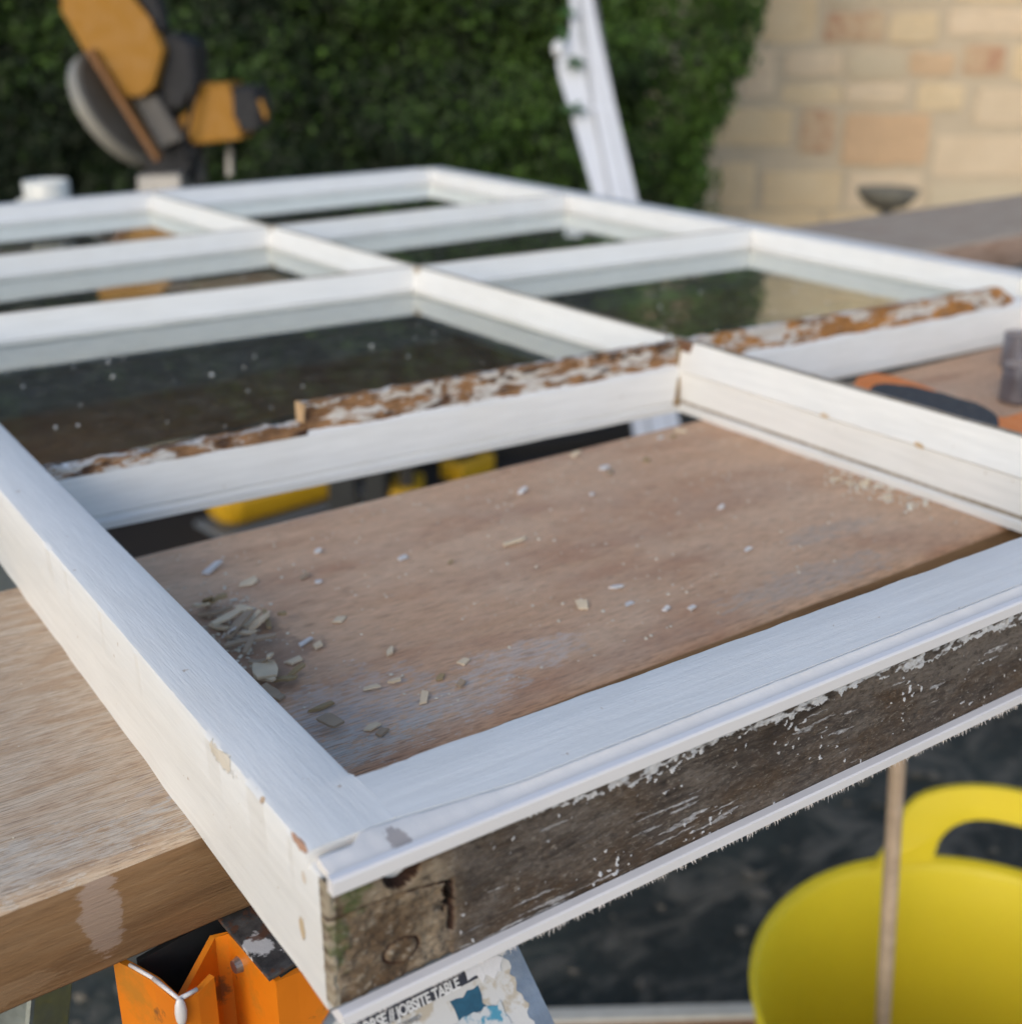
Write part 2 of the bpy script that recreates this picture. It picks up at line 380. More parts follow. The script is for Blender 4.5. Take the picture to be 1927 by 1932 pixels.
# ================================================================ PLANKS
ZP = -.045
def plank(name, near, far, th, mat_top, mat_side, label, seed):
    """near/far: ((x,y),(x,y)) edge lines; top at ZP"""
    (ax, ay), (bx, by) = near; (cx, cy), (dx, dy) = far
    n = 90; m = 10; bm = bmesh.new(); rings = []
    for i in range(n+1):
        t = i/n; p = Vector((ax+(bx-ax)*t, ay+(by-ay)*t, 0)); q = Vector((cx+(dx-cx)*t, cy+(dy-cy)*t, 0)); ring = []
        wn = .0012*noise.fractal(Vector((t*20+seed, 0, 0)), 1, 2, 3); wf = .0012*noise.fractal(Vector((t*20+seed, 9, 0)), 1, 2, 3)
        dr = (q-p).normalized(); p -= dr*wn; q += dr*wf
        sec = [(0, -th+.003), (0, -.006), (.0008, -.003), (.003, -.0006), (.006, 0)]
        pts = [(p+dr*s, z) for s, z in sec]
        for j in range(1, m): pts.append((p.lerp(q, j/m), 0))
        pts += [(q-dr*s, z) for s, z in sec[::-1]] + [(q-dr*.003, -th), (p+dr*.003, -th)]
        ring = [bm.verts.new((a.x, a.y, ZP+z)) for a, z in pts]; rings.append(ring)
    k = len(rings[0])
    for a, b_ in zip(rings, rings[1:]):
        for j in range(k):
            f = bm.faces.new((a[j], a[(j+1) % k], b_[(j+1) % k], b_[j])); f.smooth = True
            f.material_index = 1 if (j < 2 or j > k-6) else 0
    bm.faces.new(rings[0][::-1]).material_index = 1; bm.faces.new(rings[-1]).material_index = 1
    bmesh.ops.recalc_face_normals(bm, faces=bm.faces)
    o = finish(name, bm, [mat_top, mat_side], loc=Vector(((ax+bx)/2, (ay+cy)/2, ZP)))
    return tag(o, label, 'plank')
P1N = ((-.34, .0505), (1.45, .1045)); P1F = ((-.34, .2755), (1.45, .3415))
P1L = Vector(((-.34+1.45)/2, (.0505+.2755)/2, ZP))
def rel(x, y, z, L): return (x-L.x, y-L.y, z-L.z)
pb = NB('near_plank_top'); v = pb.tc
def near_top():
    b = pb; vs = b.map(v, sc=(1, 9, 9)); vs2 = b.map(v, sc=(1, 20, 20))
    x = b.sep(v)[0]
    g1 = b.noise(vs, 8, 6, .62, .8); g2 = b.noise(vs2, 26, 6, .72, .3); g3 = b.noise(vs2, 95, 4, .7)
    inside = b.ramp(b.math('ADD', x, .5-rel(-.01, 0, 0, P1L)[0]), [(.49, 0), (.53, 1)])
    cA = b.mix(b.ramp(g1, [(.3, 0), (.72, 1)]), (.60, .45, .32), (.50, .345, .22))
    cA = b.mix(b.ramp(b.noise(b.map(v, sc=(1.8, 7, 9)), 20, 6, .72, .8), [(.42, 0), (.60, .75)]), cA, (.70, .59, .46))
    cA = b.mix(b.ramp(g2, [(.52, 0), (.66, .6)]), cA, (.42, .27, .15))
    cB = b.mix(b.ramp(g1, [(.3, 0), (.72, 1)]), (.80, .52, .33), (.64, .385, .23))
    cB = b.mix(b.ramp(b.noise(b.map(v, sc=(1, 3.5, 3)), 7, 4, .6, .5), [(.46, 0), (.70, .75)]), cB, (.46, .22, .125))
    cB = b.mix(b.ramp(b.noise(v, 12, 5, .65), [(.42, 0), (.72, .55)]), cB, (.72, .55, .40))
    cB = b.mix(b.ramp(g2, [(.55, 0), (.72, .55)]), cB, (.36, .21, .125))
    c = b.mix(inside, cA, cB)
    # splashes of whitish plaster and grey grime, then painted shade by the stile
    wn = b.noise(b.map(v, sc=(1, 2.5, 1)), 75, 7, .78)
    for cx, cy, rx, ry, amt, cc in ((.125, .098, .030, .012, 3.2, (.66, .60, .55)), (.045, .100, .045, .026, 2.8, (.60, .54, .49)), (.085, .082, .03, .010, 3, (.62, .56, .51)), (.02, .09, .05, .02, 2.5, (.50, .45, .42)), (.28, .085, .05, .012, 3., (.50, .44, .38)), (.33, .12, .03, .008, 3.4, (.48, .42, .36)), (-.09, .075, .08, .012, 3, (.66, .62, .55)), (.02, .075, .05, .012, 3, (.60, .56, .50))):
        k = b.blob(v, rel(cx, cy, ZP, P1L), (rx, ry, .02), wn, amt*1.5); c = b.mix(b.math('MULTIPLY', b.math('MULTIPLY', k, .60), b.ramp(b.noise(b.map(v, sc=(1, 4, 1)), 120, 7, .8), [(.44, .15), (.52, 1)])), c, cc)
    k = b.blob(v, rel(.025, .17, ZP, P1L), (.035, .045, .02), b.noise(v, 50, 5, .6), 1.6); c = b.mix(b.math('MULTIPLY', k, .4), c, (.10, .085, .08))  # soft shadow of the stile painted into the plank as a dark patch
    c = b.mix(b.ramp(b.noise(v, 150, 5, .65), [(.66, 0), (.74, .7)]), c, (.60, .56, .50))
    c = b.mix(b.ramp(g3, [(.34, .75), (.52, 0)]), c, (.20, .125, .08)); c = b.mix(b.ramp(b.noise(b.map(v, sc=(1.2, 30, 1)), 60, 4, .7), [(.58, 0), (.72, .35)]), c, (.75, .66, .56))
    h = b.math('ADD', g2, b.math('MULTIPLY', g3, .7))
    return b.out(c, .72, b.bump(h, .6, .0011), spec=.3)
mt_top = near_top()
mt_side = wood_mat('near_plank_side', (.30, .175, .085), (.13, .070, .035), (.42, .30, .18), .35, patches=[(rel(-.058, .0605, -.060, P1L), (.0065, .02, .017), (.46, .38, .34), 1.6), (rel(.002, .062, -.056, P1L), (.003, .02, .004), (.45, .38, .34), 2.5), (rel(-.09, .0605, -.075, P1L), (.02, .02, .004), (.36, .24, .14), 2.)])
p1 = plank('near_plank', P1N, P1F, .038, mt_top, mt_side, 'scuffed pale plank under the near end of the sash, littered with paint chips', 1)
P2N = ((-.30, .538), (1.75, .702)); P2F = ((-.30, .765), (1.75, .925))
m2t = wood_mat('far_plank_top', (.48, .39, .30), (.24, .18, .13), (.56, .48, .40), .6, red=(.30, .19, .125))
m2s = wood_mat('far_plank_side', (.50, .33, .24), (.25, .14, .09), (.56, .45, .37), .5)
p2 = plank('far_plank', P2N, P2F, .042, m2t, m2s, 'weathered grey brown plank crossing under the far half of the sash', 2)

# ================================================================ THE WINDOW SASH
SASH = thing('sash_window', (0, 0, ZP), 'white painted window sash lying flat on two planks, near panes missing', 'window sash')
zo = -ZP
def L3(x, y, z): return (x, y, z+zo)
chips_st = [(L3(-.0262, .0325, -.0028), (.004, .010, .0026), (.66, .60, .50)), (L3(-.0262, -.017, -.028), (.004, .0018, .0032), (.58, .46, .30)), (L3(-.0262, -.0335, -.02), (.004, .0022, .02), (.50, .36, .22)),
            (L3(-.0252, -.0195, -.0004), (.0010, .0055, .0013), (.45, .26, .17)), (L3(-.0252, .0045, -.0006), (.0008, .0012, .0012), (.5, .36, .24)), (L3(-.0262, -.021, -.010), (.002, .0016, .002), (.66, .58, .48))]
paint_y = paint_mat('white_paint_long', 'Y', chips=chips_st, dirt=.18)
paint_x = paint_mat('white_paint_cross', 'X', chips=[(L3(.010, .0004, -.0006), (.013, .0016, .002), (.47, .34, .24)), (L3(.15, .0, 0), (.004, .0006, .001), (.9, .88, .85))], dirt=.12)
bar_y = paint_mat('white_bar_paint_long', 'Y', ridge=False, dirt=.22, col=(.80, .79, .75), chips=[(L3(.4120, .20, -.0180), (.02, .0035, .0016), (.60, .42, .22)), (L3(.4120, .133, -.0180), (.02, .003, .0015), (.60, .42, .22))])
bar_x = paint_mat('white_bar_paint_cross', 'X', ridge=False, dirt=.22)
brown = wood_mat('bare_brown_wood', (.22, .115, .065), (.09, .045, .03), (.35, .22, .14), .3)
ridge_m = wood_mat('grubby_ridge', (.44, .37, .27), (.24, .16, .10), (.6, .56, .5), .5)
plastic = plain('white_seal_plastic', (.76, .745, .75), .4, var=.02, bump=.02)
# left stile
def stile(name, x0, x1, y0, y1, skew=0, step=True, n=300, mat=paint_y):
    bm = bmesh.new(); rings = []
    ys = []
    if step: ys += [(-.0303, -.0035), (-.0238, -.0035), (-.0235, 0)]
    nn = n
    ys += [(y0 + (y1-y0)*((i+1)/nn)**1.5, 0) for i in range(nn)]
    for y, zt in ys:
        s = skew*y; k0 = 1 if (y > .001 or not step) else .02
        e = .00045*noise.fractal(Vector((y*60, 1, 0)), 1, 2, 4); e2 = .0005*noise.fractal(Vector((y*45, 4, 0)), 1, 2, 4); e3 = .0004*noise.noise(Vector((y*40, 8, 0)))
        sec = [(x0+e3, ZP), (x0+e*.4, -.02+zt), (x0, zt-.0016+e), (x0+.0007+abs(e), zt-.0004), (x0+.0022, zt), ((x0+x1)/2, zt), (x1-.002, zt), (x1-.0006*k0, zt-.0004*k0), (x1+e2*.6*k0, zt-.0015), (x1+e2*.3, zt-.018), (x1, ZP+.0005)]
        rings.append([bm.verts.new((a+s, y, z)) for a, z in sec])
    k = len(rings[0])
    for a, b_ in zip(rings, rings[1:]):
        for j in range(k):
            f = bm.faces.new((a[j], a[(j+1) % k], b_[(j+1) % k], b_[j])); f.smooth = True
    bm.faces.new(rings[0][::-1]); bm.faces.new(rings[-1]); bmesh.ops.recalc_face_normals(bm, faces=bm.faces)
    for e in bm.edges:
        if len(e.link_faces) == 2 and e.calc_face_angle(0) > .6: e.smooth = False
    return finish(name, bm, mat, SASH)
XS0 = -.0255
st = stile('stile', XS0, 0, -.0235, 1.352)
st2 = stile('stile', .793, .826, -.0235, 1.40, skew=.042, step=False, n=60)
# bottom rail
def rail_near():
    x1 = .823
    bm = bmesh.new(); rings = []; n = 260
    for i in range(n+1):
        x = .00003+(x1-.00003)*(i/n)**1.4
        e = .0006*noise.fractal(Vector((x*55, 2, 0)), 1, 2, 4); e += -.0006 if noise.noise(Vector((x*21, 5, 5))) > .45 else 0
        yo = -.0233-.0048*min(1, max(0, (x+.004)/.04)); sec = [(yo, -.0445), (yo, 0), (-.015, .0), (-.002+e, 0), (-.0006+e, -.0004), (e, -.0014), (0, -.02), (0, -.0445)]
        rings.append([bm.verts.new((x, y, z)) for y, z in sec])
    k = 8
    for a, b_ in zip(rings, rings[1:]):
        for j in range(k): bm.faces.new((a[j], a[(j+1) % k], b_[(j+1) % k], b_[j])).smooth = True
    bm.faces.new(rings[0][::-1]); bm.faces.new(rings[-1]); bmesh.ops.recalc_face_normals(bm, faces=bm.faces)
    for e in bm.edges:
        if len(e.link_faces) == 2 and e.calc_face_angle(0) > .6: e.smooth = False
    r = finish('bottom_rail', bm, paint_x, SASH)
    # rebated outer part of the rail (brown wood in the open slot)
    bm = bmesh.new(); box(bm, (.0002, -.0302, -.0446), (x1, -.0234, -.0032)); finish('rebate', bm, brown, r)
    # floor of the slot on the stile end
    bm = bmesh.new(); box(bm, (-.0222, -.0300, -.0034), (-.0005, -.0236, -.0029)); finish('slot_floor', bm, brown, r)
    # woolly draught strip set into the rebate, sloping a little outwards
    b = NB('wool_strip'); v = b.tc; n = b.noise(b.map(v, sc=(2, 1, 1)), 420, 5, .7); n1 = b.noise(v, 45, 4, .6)
    c = b.mix(b.ramp(n1, [(.3, 0), (.75, 1)]), (.80, .775, .745), (.74, .71, .675)); c = b.mix(b.blob(v, L3(-.0035, -.032, 0), (.003, .006, .02), n, 1.5), c, (.42, .38, .36))
    wool = b.out(c, .95, b.bump(n, .3, .0004), spec=.15)
    bm = bmesh.new(); rings = []; n_ = 420
    for i in range(n_+1):
        x = XS0+.0012 + (x1-XS0-.0012)*(i/n_)**1.3
        t = min(1, max(0, (x+.0145)/.004)); yi = -.0272*(1-t) + (-.0238)*t; t2 = min(1, max(0, (x+.004)/.04)); yi -= .0048*t2
        yi += .0004*noise.noise(Vector((x*160, 0, 0)))
        f = .00016*noise.fractal(Vector((x*220, 3, 1)), 1, 2, 3)
        sec = [(yi+.0005, -.0029), (yi+.0004, -.0002+f*.4), (yi-.0010, .0001+f), (-.030, -.0005+f), (-.0335, -.0011+f*.6), (-.0352, -.0016), (-.0352, -.0029)]
        rings.append([bm.verts.new((x, y, z)) for y, z in sec])
    k = 7
    for a, b_ in zip(rings, rings[1:]):
        for j in range(k): bm.faces.new((a[j], a[(j+1) % k], b_[(j+1) % k], b_[j])).smooth = True
    bm.faces.new(rings[0][::-1]); bm.faces.new(rings[-1]); bmesh.ops.recalc_face_normals(bm, faces=bm.faces)
    finish('draught_strip', bm, wool, r)
    # upper plastic carrier bead
    bm = bmesh.new()
    sweep(bm, (XS0-.0002, -.0352, 0), (x1, -.0352, 0), [(0, .0002), (.0003, .0005), (.0024, .0005), (.0029, .0002), (.0031, -.0002), (.0031, -.0038), (.0028, -.0042), (.0, -.0042)], (0, -1, 0), 200, .00006, seed=3)
    finish('seal_bead', bm, plastic, r)
    # lower plastic bead
    bm = bmesh.new()
    sweep(bm, (XS0+.0004, -.0350, 0), (x1, -.0350, 0), [(0, -.0410), (.0028, -.0411), (.0034, -.0415), (.0034, -.0446), (.0030, -.0451), (.0, -.0453), (-.004, -.0452)], (0, -1, 0), 200, .00012, seed=9)
    finish('seal_bead', bm, plastic, r)
    # brush pile hanging from the lower bead
    bm = bmesh.new(); rr = random.Random(2); x = XS0+.002
    while x < .62:
        cl = .5+.5*noise.noise(Vector((x*140, 0, 0))); ln = (.0005+.0014*cl)*rr.uniform(.5, 1.5); wd = rr.uniform(.00010, .00026); y = rr.uniform(-.0382, -.0358)
        tip = Vector((x+rr.gauss(0, .0003), y-rr.uniform(0, .0010), -.0450-ln)); z0 = -.0444
        a = bm.verts.new((x-wd, y, z0)); b2 = bm.verts.new((x+wd, y, z0)); c2 = bm.verts.new((x, y-wd, z0)); d2 = bm.verts.new(tip)
        bm.faces.new((a, c2, d2)); bm.faces.new((c2, b2, d2)); bm.faces.new((b2, a, d2))
        x += rr.uniform(.00018, .00045)*(1 if x < .27 else 3)
    o = finish('brush_pile', bm, plain('pile_mat', (.70, .67, .66), .9, var=.12, scale=300), r); o['kind'] = 'stuff'
    return r
RN = rail_near()
# rotted outer face of the bottom rail: dense relief
def rot_face():
    xs = []; x = XS0+.0002
    while x < .30: xs.append(x); x += .00042
    while x < .822: xs.append(x); x += .0025
    zs = [-.0030 - i*(.0388/86) for i in range(87)]
    verts = []; cols = []; faces = []
    F = noise.fractal; V = Vector
    for x in xs:
        for z in zs:
            h = 0; R_ = G_ = D_ = 0.
            zl = (z+.003)/-.0388            # 0 top .. 1 bottom
            st = F(V((x*38, z*420, 0)), 1., 2, 4) if x < .30 else 0
            fn = F(V((x*420, z*700, 3)), 1., 2, 3) if x < .30 else 0
            h += .00030*st + .00022*fn
            lg = noise.noise(V((x*26, z*90, 5)))
            # left end block: tenon below the seam
            seam = -.0145 - .0033*((x+.0235)/.034) + .0012*math.sin((x+.0235)*95) 
            if x < .0098:
                d = z - seam
                if abs(d) < .0009: h += -.0014*(1-abs(d)/.0009); D_ = max(D_, 1.15-abs(d)/.0009)
                if d < 0: h -= .0010 - .0008*noise.fractal(V((x*260, z*260, 31)), 1, 2, 3)
                if d > 0: R_ = max(R_, .20 + .22*lg)      # bare pale cream-grey wood above the seam
            ex = abs(x - .0098 - .0008*noise.noise(V((z*500, 1, 1))))
            if z < seam and z > -.034:
                if ex < .0012: h -= .0010*(1-ex/.0012); D_ = max(D_, .8*(1-ex/.0012))
            # ragged black hole at the tenon shoulder
            for hx, hz, rx, rz in ((.0088, -.0205, .0010, .0018), (.0092, -.0238, .0013, .0016), (.0099, -.0178, .0008, .0009), (.0080, -.0262, .0005, .0008)):
                q = math.hypot((x-hx)/rx, (z-hz)/rz) + .5*noise.noise(V((x*900, z*900, 4)))
                if q < 1.15: h -= .004*min(1, (1.15-q)*2.5); D_ = 1
            # drilled hole up against the bead
            q = math.hypot((x+.0047)/.0054, (z+.0072)/.0056)
            if q < 1.06: h -= .0045*min(1, (1.06-q)*5); D_ = max(D_, .62); G_ = 0; R_ = 0
            # dowel plug near the bottom
            q = math.hypot((x+.0052)/.0052, (z+.0335)/.0036)
            if abs(q-1) < .16: h -= .0006*(1-abs(q-1)/.16); D_ = max(D_, .75*(1-abs(q-1)/.16))
            elif q < 1: h += .0004; D_ = max(D_, .12)
            # moss
            q = math.hypot((x+.0185)/.0042, (z+.0088)/.0062) + .9*noise.noise(V((x*420, z*420, 8))); G_ = max(G_, min(1, max(0, 1.25-q)*1.3))
            q = math.hypot((x+.0228)/.0035, (z+.022)/.0085) + 1.0*noise.noise(V((x*420, z*420, 2))); G_ = max(G_, min(1, max(0, 1.15-q)*1.1))
            if x < -.0232: R_ = max(R_, min(1, .75+.6*noise.noise(V((x*500, z*500, 6))))); h += .0005*noise.noise(V((x*700, z*300, 6)))
            # crust of white paint along the top edge
            e = (.0040 + .0024*noise.noise(V((x*33, 1, 2))) + .0022*F(V((x*330, z*330, 9)), 1, 2, 2) + .0016*noise.noise(V((x*11, 7, 2))) + .0022*max(0, min(1, (x-.05)/.03)))*min(1, max(-.5, (x-.004)/.05)) 
            if zl*.0388 < e+.0014 and math.hypot((x+.0047)/.0054, (z+.0072)/.0056) > 1.1: R_ = max(R_, .62+.9*noise.noise(V((x*160, z*380, 21)))+.5*noise.noise(V((x*500, z*900, 23)))); h += .0003
            if x > .012 and x < .3:
                # flakes of old paint
                k = noise.noise(V((x*460, z*520, 11))) + .6*noise.noise(V((x*55, z*70, 7))) 
                if k > .62: R_ = max(R_, .75); h += .0003
                k2 = noise.noise(V((x*60, z*620, 12))) + .8*noise.noise(V((x*16, z*70, 1)))*1.1 + .25*(zl-.4)
                if k2 > .40: R_ = max(R_, .55*min(1, (k2-.40)*4))
            if D_ == 0 and x < .0098 and z < seam: # plaster-like flecks on tenon
                k = noise.noise(V((x*260, z*260, 15))); R_ = max(R_, max(0, min(.5, (k-.12)*1.6))); 
            verts.append((x, -.0352+.00075-h, z+zo)); cols.append((max(0, R_), G_, D_, 1))
    nz = len(zs)
    # return of the face round the corner, back to the stile
    k0 = len(verts)
    for j, z in enumerate(zs): verts.append((XS0-.0001+.0002*noise.noise(V((z*400, 2, 2))), -.0300, z+zo)); cols.append((.55+.6*noise.noise(V((z*500, 3, 3))), 0, max(0, noise.noise(V((z*300, 8, 3)))), 1))
    for j in range(nz-1): faces.append((k0+j, k0+j+1, j+1, j))
    for i in range(len(xs)-1):
        for j in range(nz-1):
            a = i*nz+j; faces.append((a, a+1, a+nz+1, a+nz))
    me = bpy.data.meshes.new('rotten_face'); me.from_pydata(verts, [], faces)
    at = me.color_attributes.new('Col', 'FLOAT_COLOR', 'POINT'); at.data.foreach_set('color', [c for q in cols for c in q])
    for p in me.polygons: p.use_smooth = True
    b = NB('rotten_wood'); v = b.tc; a = b.attr('Col'); sp = b.n('ShaderNodeSeparateColor'); b.l(a, sp.inputs[0]); r_, g_, d_ = sp.outputs[0:3]
    vs = b.map(v, sc=(1, 1, 7)); s1 = b.noise(vs, 60, 7, .72, .4); s2 = b.noise(b.map(v, sc=(1, 1, 3)), 480, 5, .75); l1 = b.noise(b.map(v, sc=(1, 1, 2.2)), 26, 5, .65, .5)
    c = b.mix(b.ramp(s1, [(.34, 0), (.62, 1)]), (.034, .025, .020), (.125, .098, .080))
    c = b.mix(b.ramp(l1, [(.42, 0), (.66, .75)]), c, (.105, .062, .030))
    c = b.mix(b.ramp(b.noise(vs, 34, 6, .7), [(.54, 0), (.70, .6)]), c, (.20, .175, .15))
    c = b.mix(b.ramp(s2, [(.55, 0), (.68, .75)]), c, (.36, .32, .27))
    c = b.mix(b.ramp(s2, [(.30, .75), (.44, 0)]), c, (.018, .014, .011))
    # the end block is browner and lighter
    big = b.noise(b.map(v, sc=(1, 1, 3.2)), 11, 4, .6, .6); zc = b.sep(v)[2]
    c = b.mix(b.ramp(big, [(.40, .62), (.50, 0)]), c, (.030, .021, .016))
    c = b.mix(b.math('MULTIPLY', b.ramp(b.noise(b.map(v, loc=(3, 0, 1), sc=(1, 1, 2.6)), 17, 6, .7, .5), [(.50, 0), (.62, .8)]), b.ramp(s2, [(.36, .2), (.52, 1)])), c, (.20, .17, .145))
    mo = b.noise(b.map(v, sc=(1, 1, 1.3)), 210, 5, .75); c = b.mix(b.ramp(mo, [(.30, .7), (.45, 0)]), c, (.02, .015, .012)); c = b.mix(b.ramp(mo, [(.62, 0), (.70, .7)]), c, (.40, .36, .31))
    x = b.sep(v)[0]; endk = b.ramp(b.math('ADD', x, .5), [(.505, 1), (.514, 0)])
    ce = b.mix(b.ramp(b.noise(v, 90, 6, .7), [(.3, 0), (.7, 1)]), (.20, .125, .06), (.44, .36, .26)); ce = b.mix(b.ramp(b.noise(b.map(v, sc=(1, 1, 1.6)), 38, 5, .65, .4), [(.44, .85), (.58, 0)]), ce, (.11, .062, .028)); ce = b.mix(b.ramp(mo, [(.34, .85), (.50, 0)]), ce, (.045, .030, .02)); ce = b.mix(b.ramp(mo, [(.56, 0), (.66, .7)]), ce, (.58, .52, .42))
    c = b.mix(b.math('MULTIPLY', endk, .85), c, ce)
    rag = b.ramp(b.math('ADD', r_, b.math('MULTIPLY', b.math('SUBTRACT', s2, .5), .8)), [(.42, 0), (.72, 1)])
    pc = b.mix(endk, (.74, .75, .78), (.42, .36, .27)); pc = b.mix(b.ramp(b.noise(v, 300, 4, .7), [(.5, 0), (.7, .5)]), pc, (.30, .26, .21))
    c = b.mix(rag, c, pc)
    c = b.mix(b.math('MULTIPLY', g_, b.ramp(s2, [(.35, .35), (.6, 1)])), c, (.085, .12, .035))
    dk = b.mix(b.ramp(d_, [(.5, 0), (.75, 1)]), (.055, .020, .010), (.014, .008, .005)); c = b.mix(b.ramp(d_, [(.15, 0), (.55, 1)]), c, dk)
    m = b.out(c, b.ramp(s2, [(.35, .55), (.65, .9)]), b.bump(b.math('ADD', b.math('ADD', b.math('MULTIPLY', s2, .8), s1), mo), 1., .0009), spec=.35)
    me.materials.append(m); o = bpy.data.objects.new('rotten_face', me); COL.objects.link(o); o.parent = RN
    # backing solid behind the face
    bm = bmesh.new(); box(bm, (XS0+.0006, -.0344+.0032, -.0440), (.822, -.0310, -.0034)); 
    bm.free()
rot_face()
# far rail
def prof(hw0=.003, hw1=.010, hw2=.0125, hw3=.014):
    h = [(hw0, 0), (.0106, -.0180), (.0094, -.0192), (.0106, -.0375), (hw2-.003, -.0382), (hw3-.003, -.0395), (hw3, -.0405), (hw3, -.0446)]
    return [(s, z) for s, z in h] + [(-s, z) for s, z in h[::-1]]
def bar(name, a, b_, mat, n=60, parent=SASH, pr=None, seed=0):
    a = Vector((a[0], a[1], 0)); b_ = Vector((b_[0], b_[1], 0)); d = (b_-a).normalized(); side = Vector((d.y, -d.x, 0))
    P = pr or prof(); k = len(P); bm = bmesh.new()
    sweep(bm, a, b_, P, side, n, .00035, seed=seed, mats=[1 if j in (k-1, 3, 4, 10, 11) else 0 for j in range(k)])
    for f in bm.faces: f.smooth = False
    return finish(name, bm, [mat, ridge_m], parent)
def mx(y): return .4225 if y < .34 else .4225 - (y-.34)*.021
def rx(y): return .793+.042*y
def y1(x): return .344-.022*x
Y2 = lambda x: .674
def y3(x): return .922+.115*x
def yf(x): return 1.262+.135*x
bar('glazing_bar', (mx(0), .0005), (mx(.33), .3425), bar_y, 80, seed=1)
bar('glazing_bar', (mx(.345), .349), (mx(.66), .668), bar_y, seed=2)
bar('glazing_bar', (mx(.68), .680), (mx(.95), .963), bar_y, seed=3)
bar('glazing_bar', (mx(.99), .974), (mx(1.3), 1.312), bar_y, seed=4)
bar('glazing_bar', (.0008, Y2(0)), (mx(.67)-.004, Y2(.4)), bar_x, seed=6)
bar('glazing_bar', (mx(.67)+.004, Y2(.4)), (rx(.67)-.001, Y2(.8)), bar_x, seed=7)
bar('glazing_bar', (.0008, y3(0)), (mx(.96)-.004, y3(.4)), bar_x, seed=8)
bar('glazing_bar', (mx(.96)+.004, y3(.41)), (rx(.98)-.001, y3(.83)), bar_x, seed=9)
# far rail: one sloping inner side, flat top
fr = [(-.004, 0), (.0106, -.0180), (.0094, -.0192), (.0106, -.038), (.015, -.040), (.015, -.0446), (-.030, -.0446), (-.030, 0)]
a = Vector((.0006, yf(0), 0)); b_ = Vector((rx(1.36)-.0005, yf(.85), 0)); d = (b_-a).normalized(); bm = bmesh.new()
sweep(bm, a, b_, fr, Vector((d.y, -d.x, 0)), 60, .0003, seed=3); finish('top_rail', bm, paint_x, SASH)
# inner mouldings on the stiles in the glazed bays
for x0_, sg, fn in ((0, 1, lambda y: 0.0), (0, -1, rx)):
    P = [(0, -.0012), (.007, -.0180), (.006, -.0192), (.0066, -.038), (.010, -.040), (.010, -.0446), (0, -.0446)]
    for ya, yb in ((.36 if sg > 0 else .004, .660), (.688, .93 if sg > 0 else .99), (.965 if sg > 0 else 1.03, 1.26 if sg > 0 else 1.34)) if sg > 0 else ((.004, .315), (.34, .660), (.688, .995), (1.03, 1.345)):
        a = Vector((fn(ya)+sg*.0003, ya, 0)); b_ = Vector((fn(yb)+sg*.0003, yb, 0)); bm = bmesh.new()
        sweep(bm, a, b_, P, (sg, 0, 0), 30, .0003, seed=ya); finish('moulding', bm, bar_y, SASH)
# first cross bar: white lower moulding, rotted nib above it
def rotnib_mat(name, orange, paint, dark, fz=1., el=6):
    b = NB(name); v = b.tc; vs = b.map(v, sc=(1, el, el))
    n1 = b.noise(vs, 30, 6, .68, .8); n2 = b.noise(b.map(v, sc=(1, 2.4, 3.2)), 38*fz, 7, .70, .35); n3 = b.noise(vs, 240, 4, .7)
    c = b.mix(b.ramp(n1, [(.38, 0), (.6, 1)]), (.19, .105, .055), orange)
    c = b.mix(b.ramp(b.noise(vs, 30, 5, .6), [(.50, 0), (.60, dark)]), c, (.050, .028, .020))
    c = b.mix(b.ramp(n2, [(.62-paint*.14, 0), (.655-paint*.14, .92)]), c, (.62, .60, .56))
    c = b.mix(b.ramp(n3, [(.3, .4), (.45, 0)]), c, (.08, .045, .03))
    return b.out(c, .85, b.bump(b.math('ADD', n2, n3), .9, .001), spec=.2)
nibA = rotnib_mat('rotten_nib_left', (.38, .21, .10), .78, .95, 1.3, 2.6); nibB = rotnib_mat('rotten_nib_right', (.50, .235, .07), .92, .15, .55, 2.5)
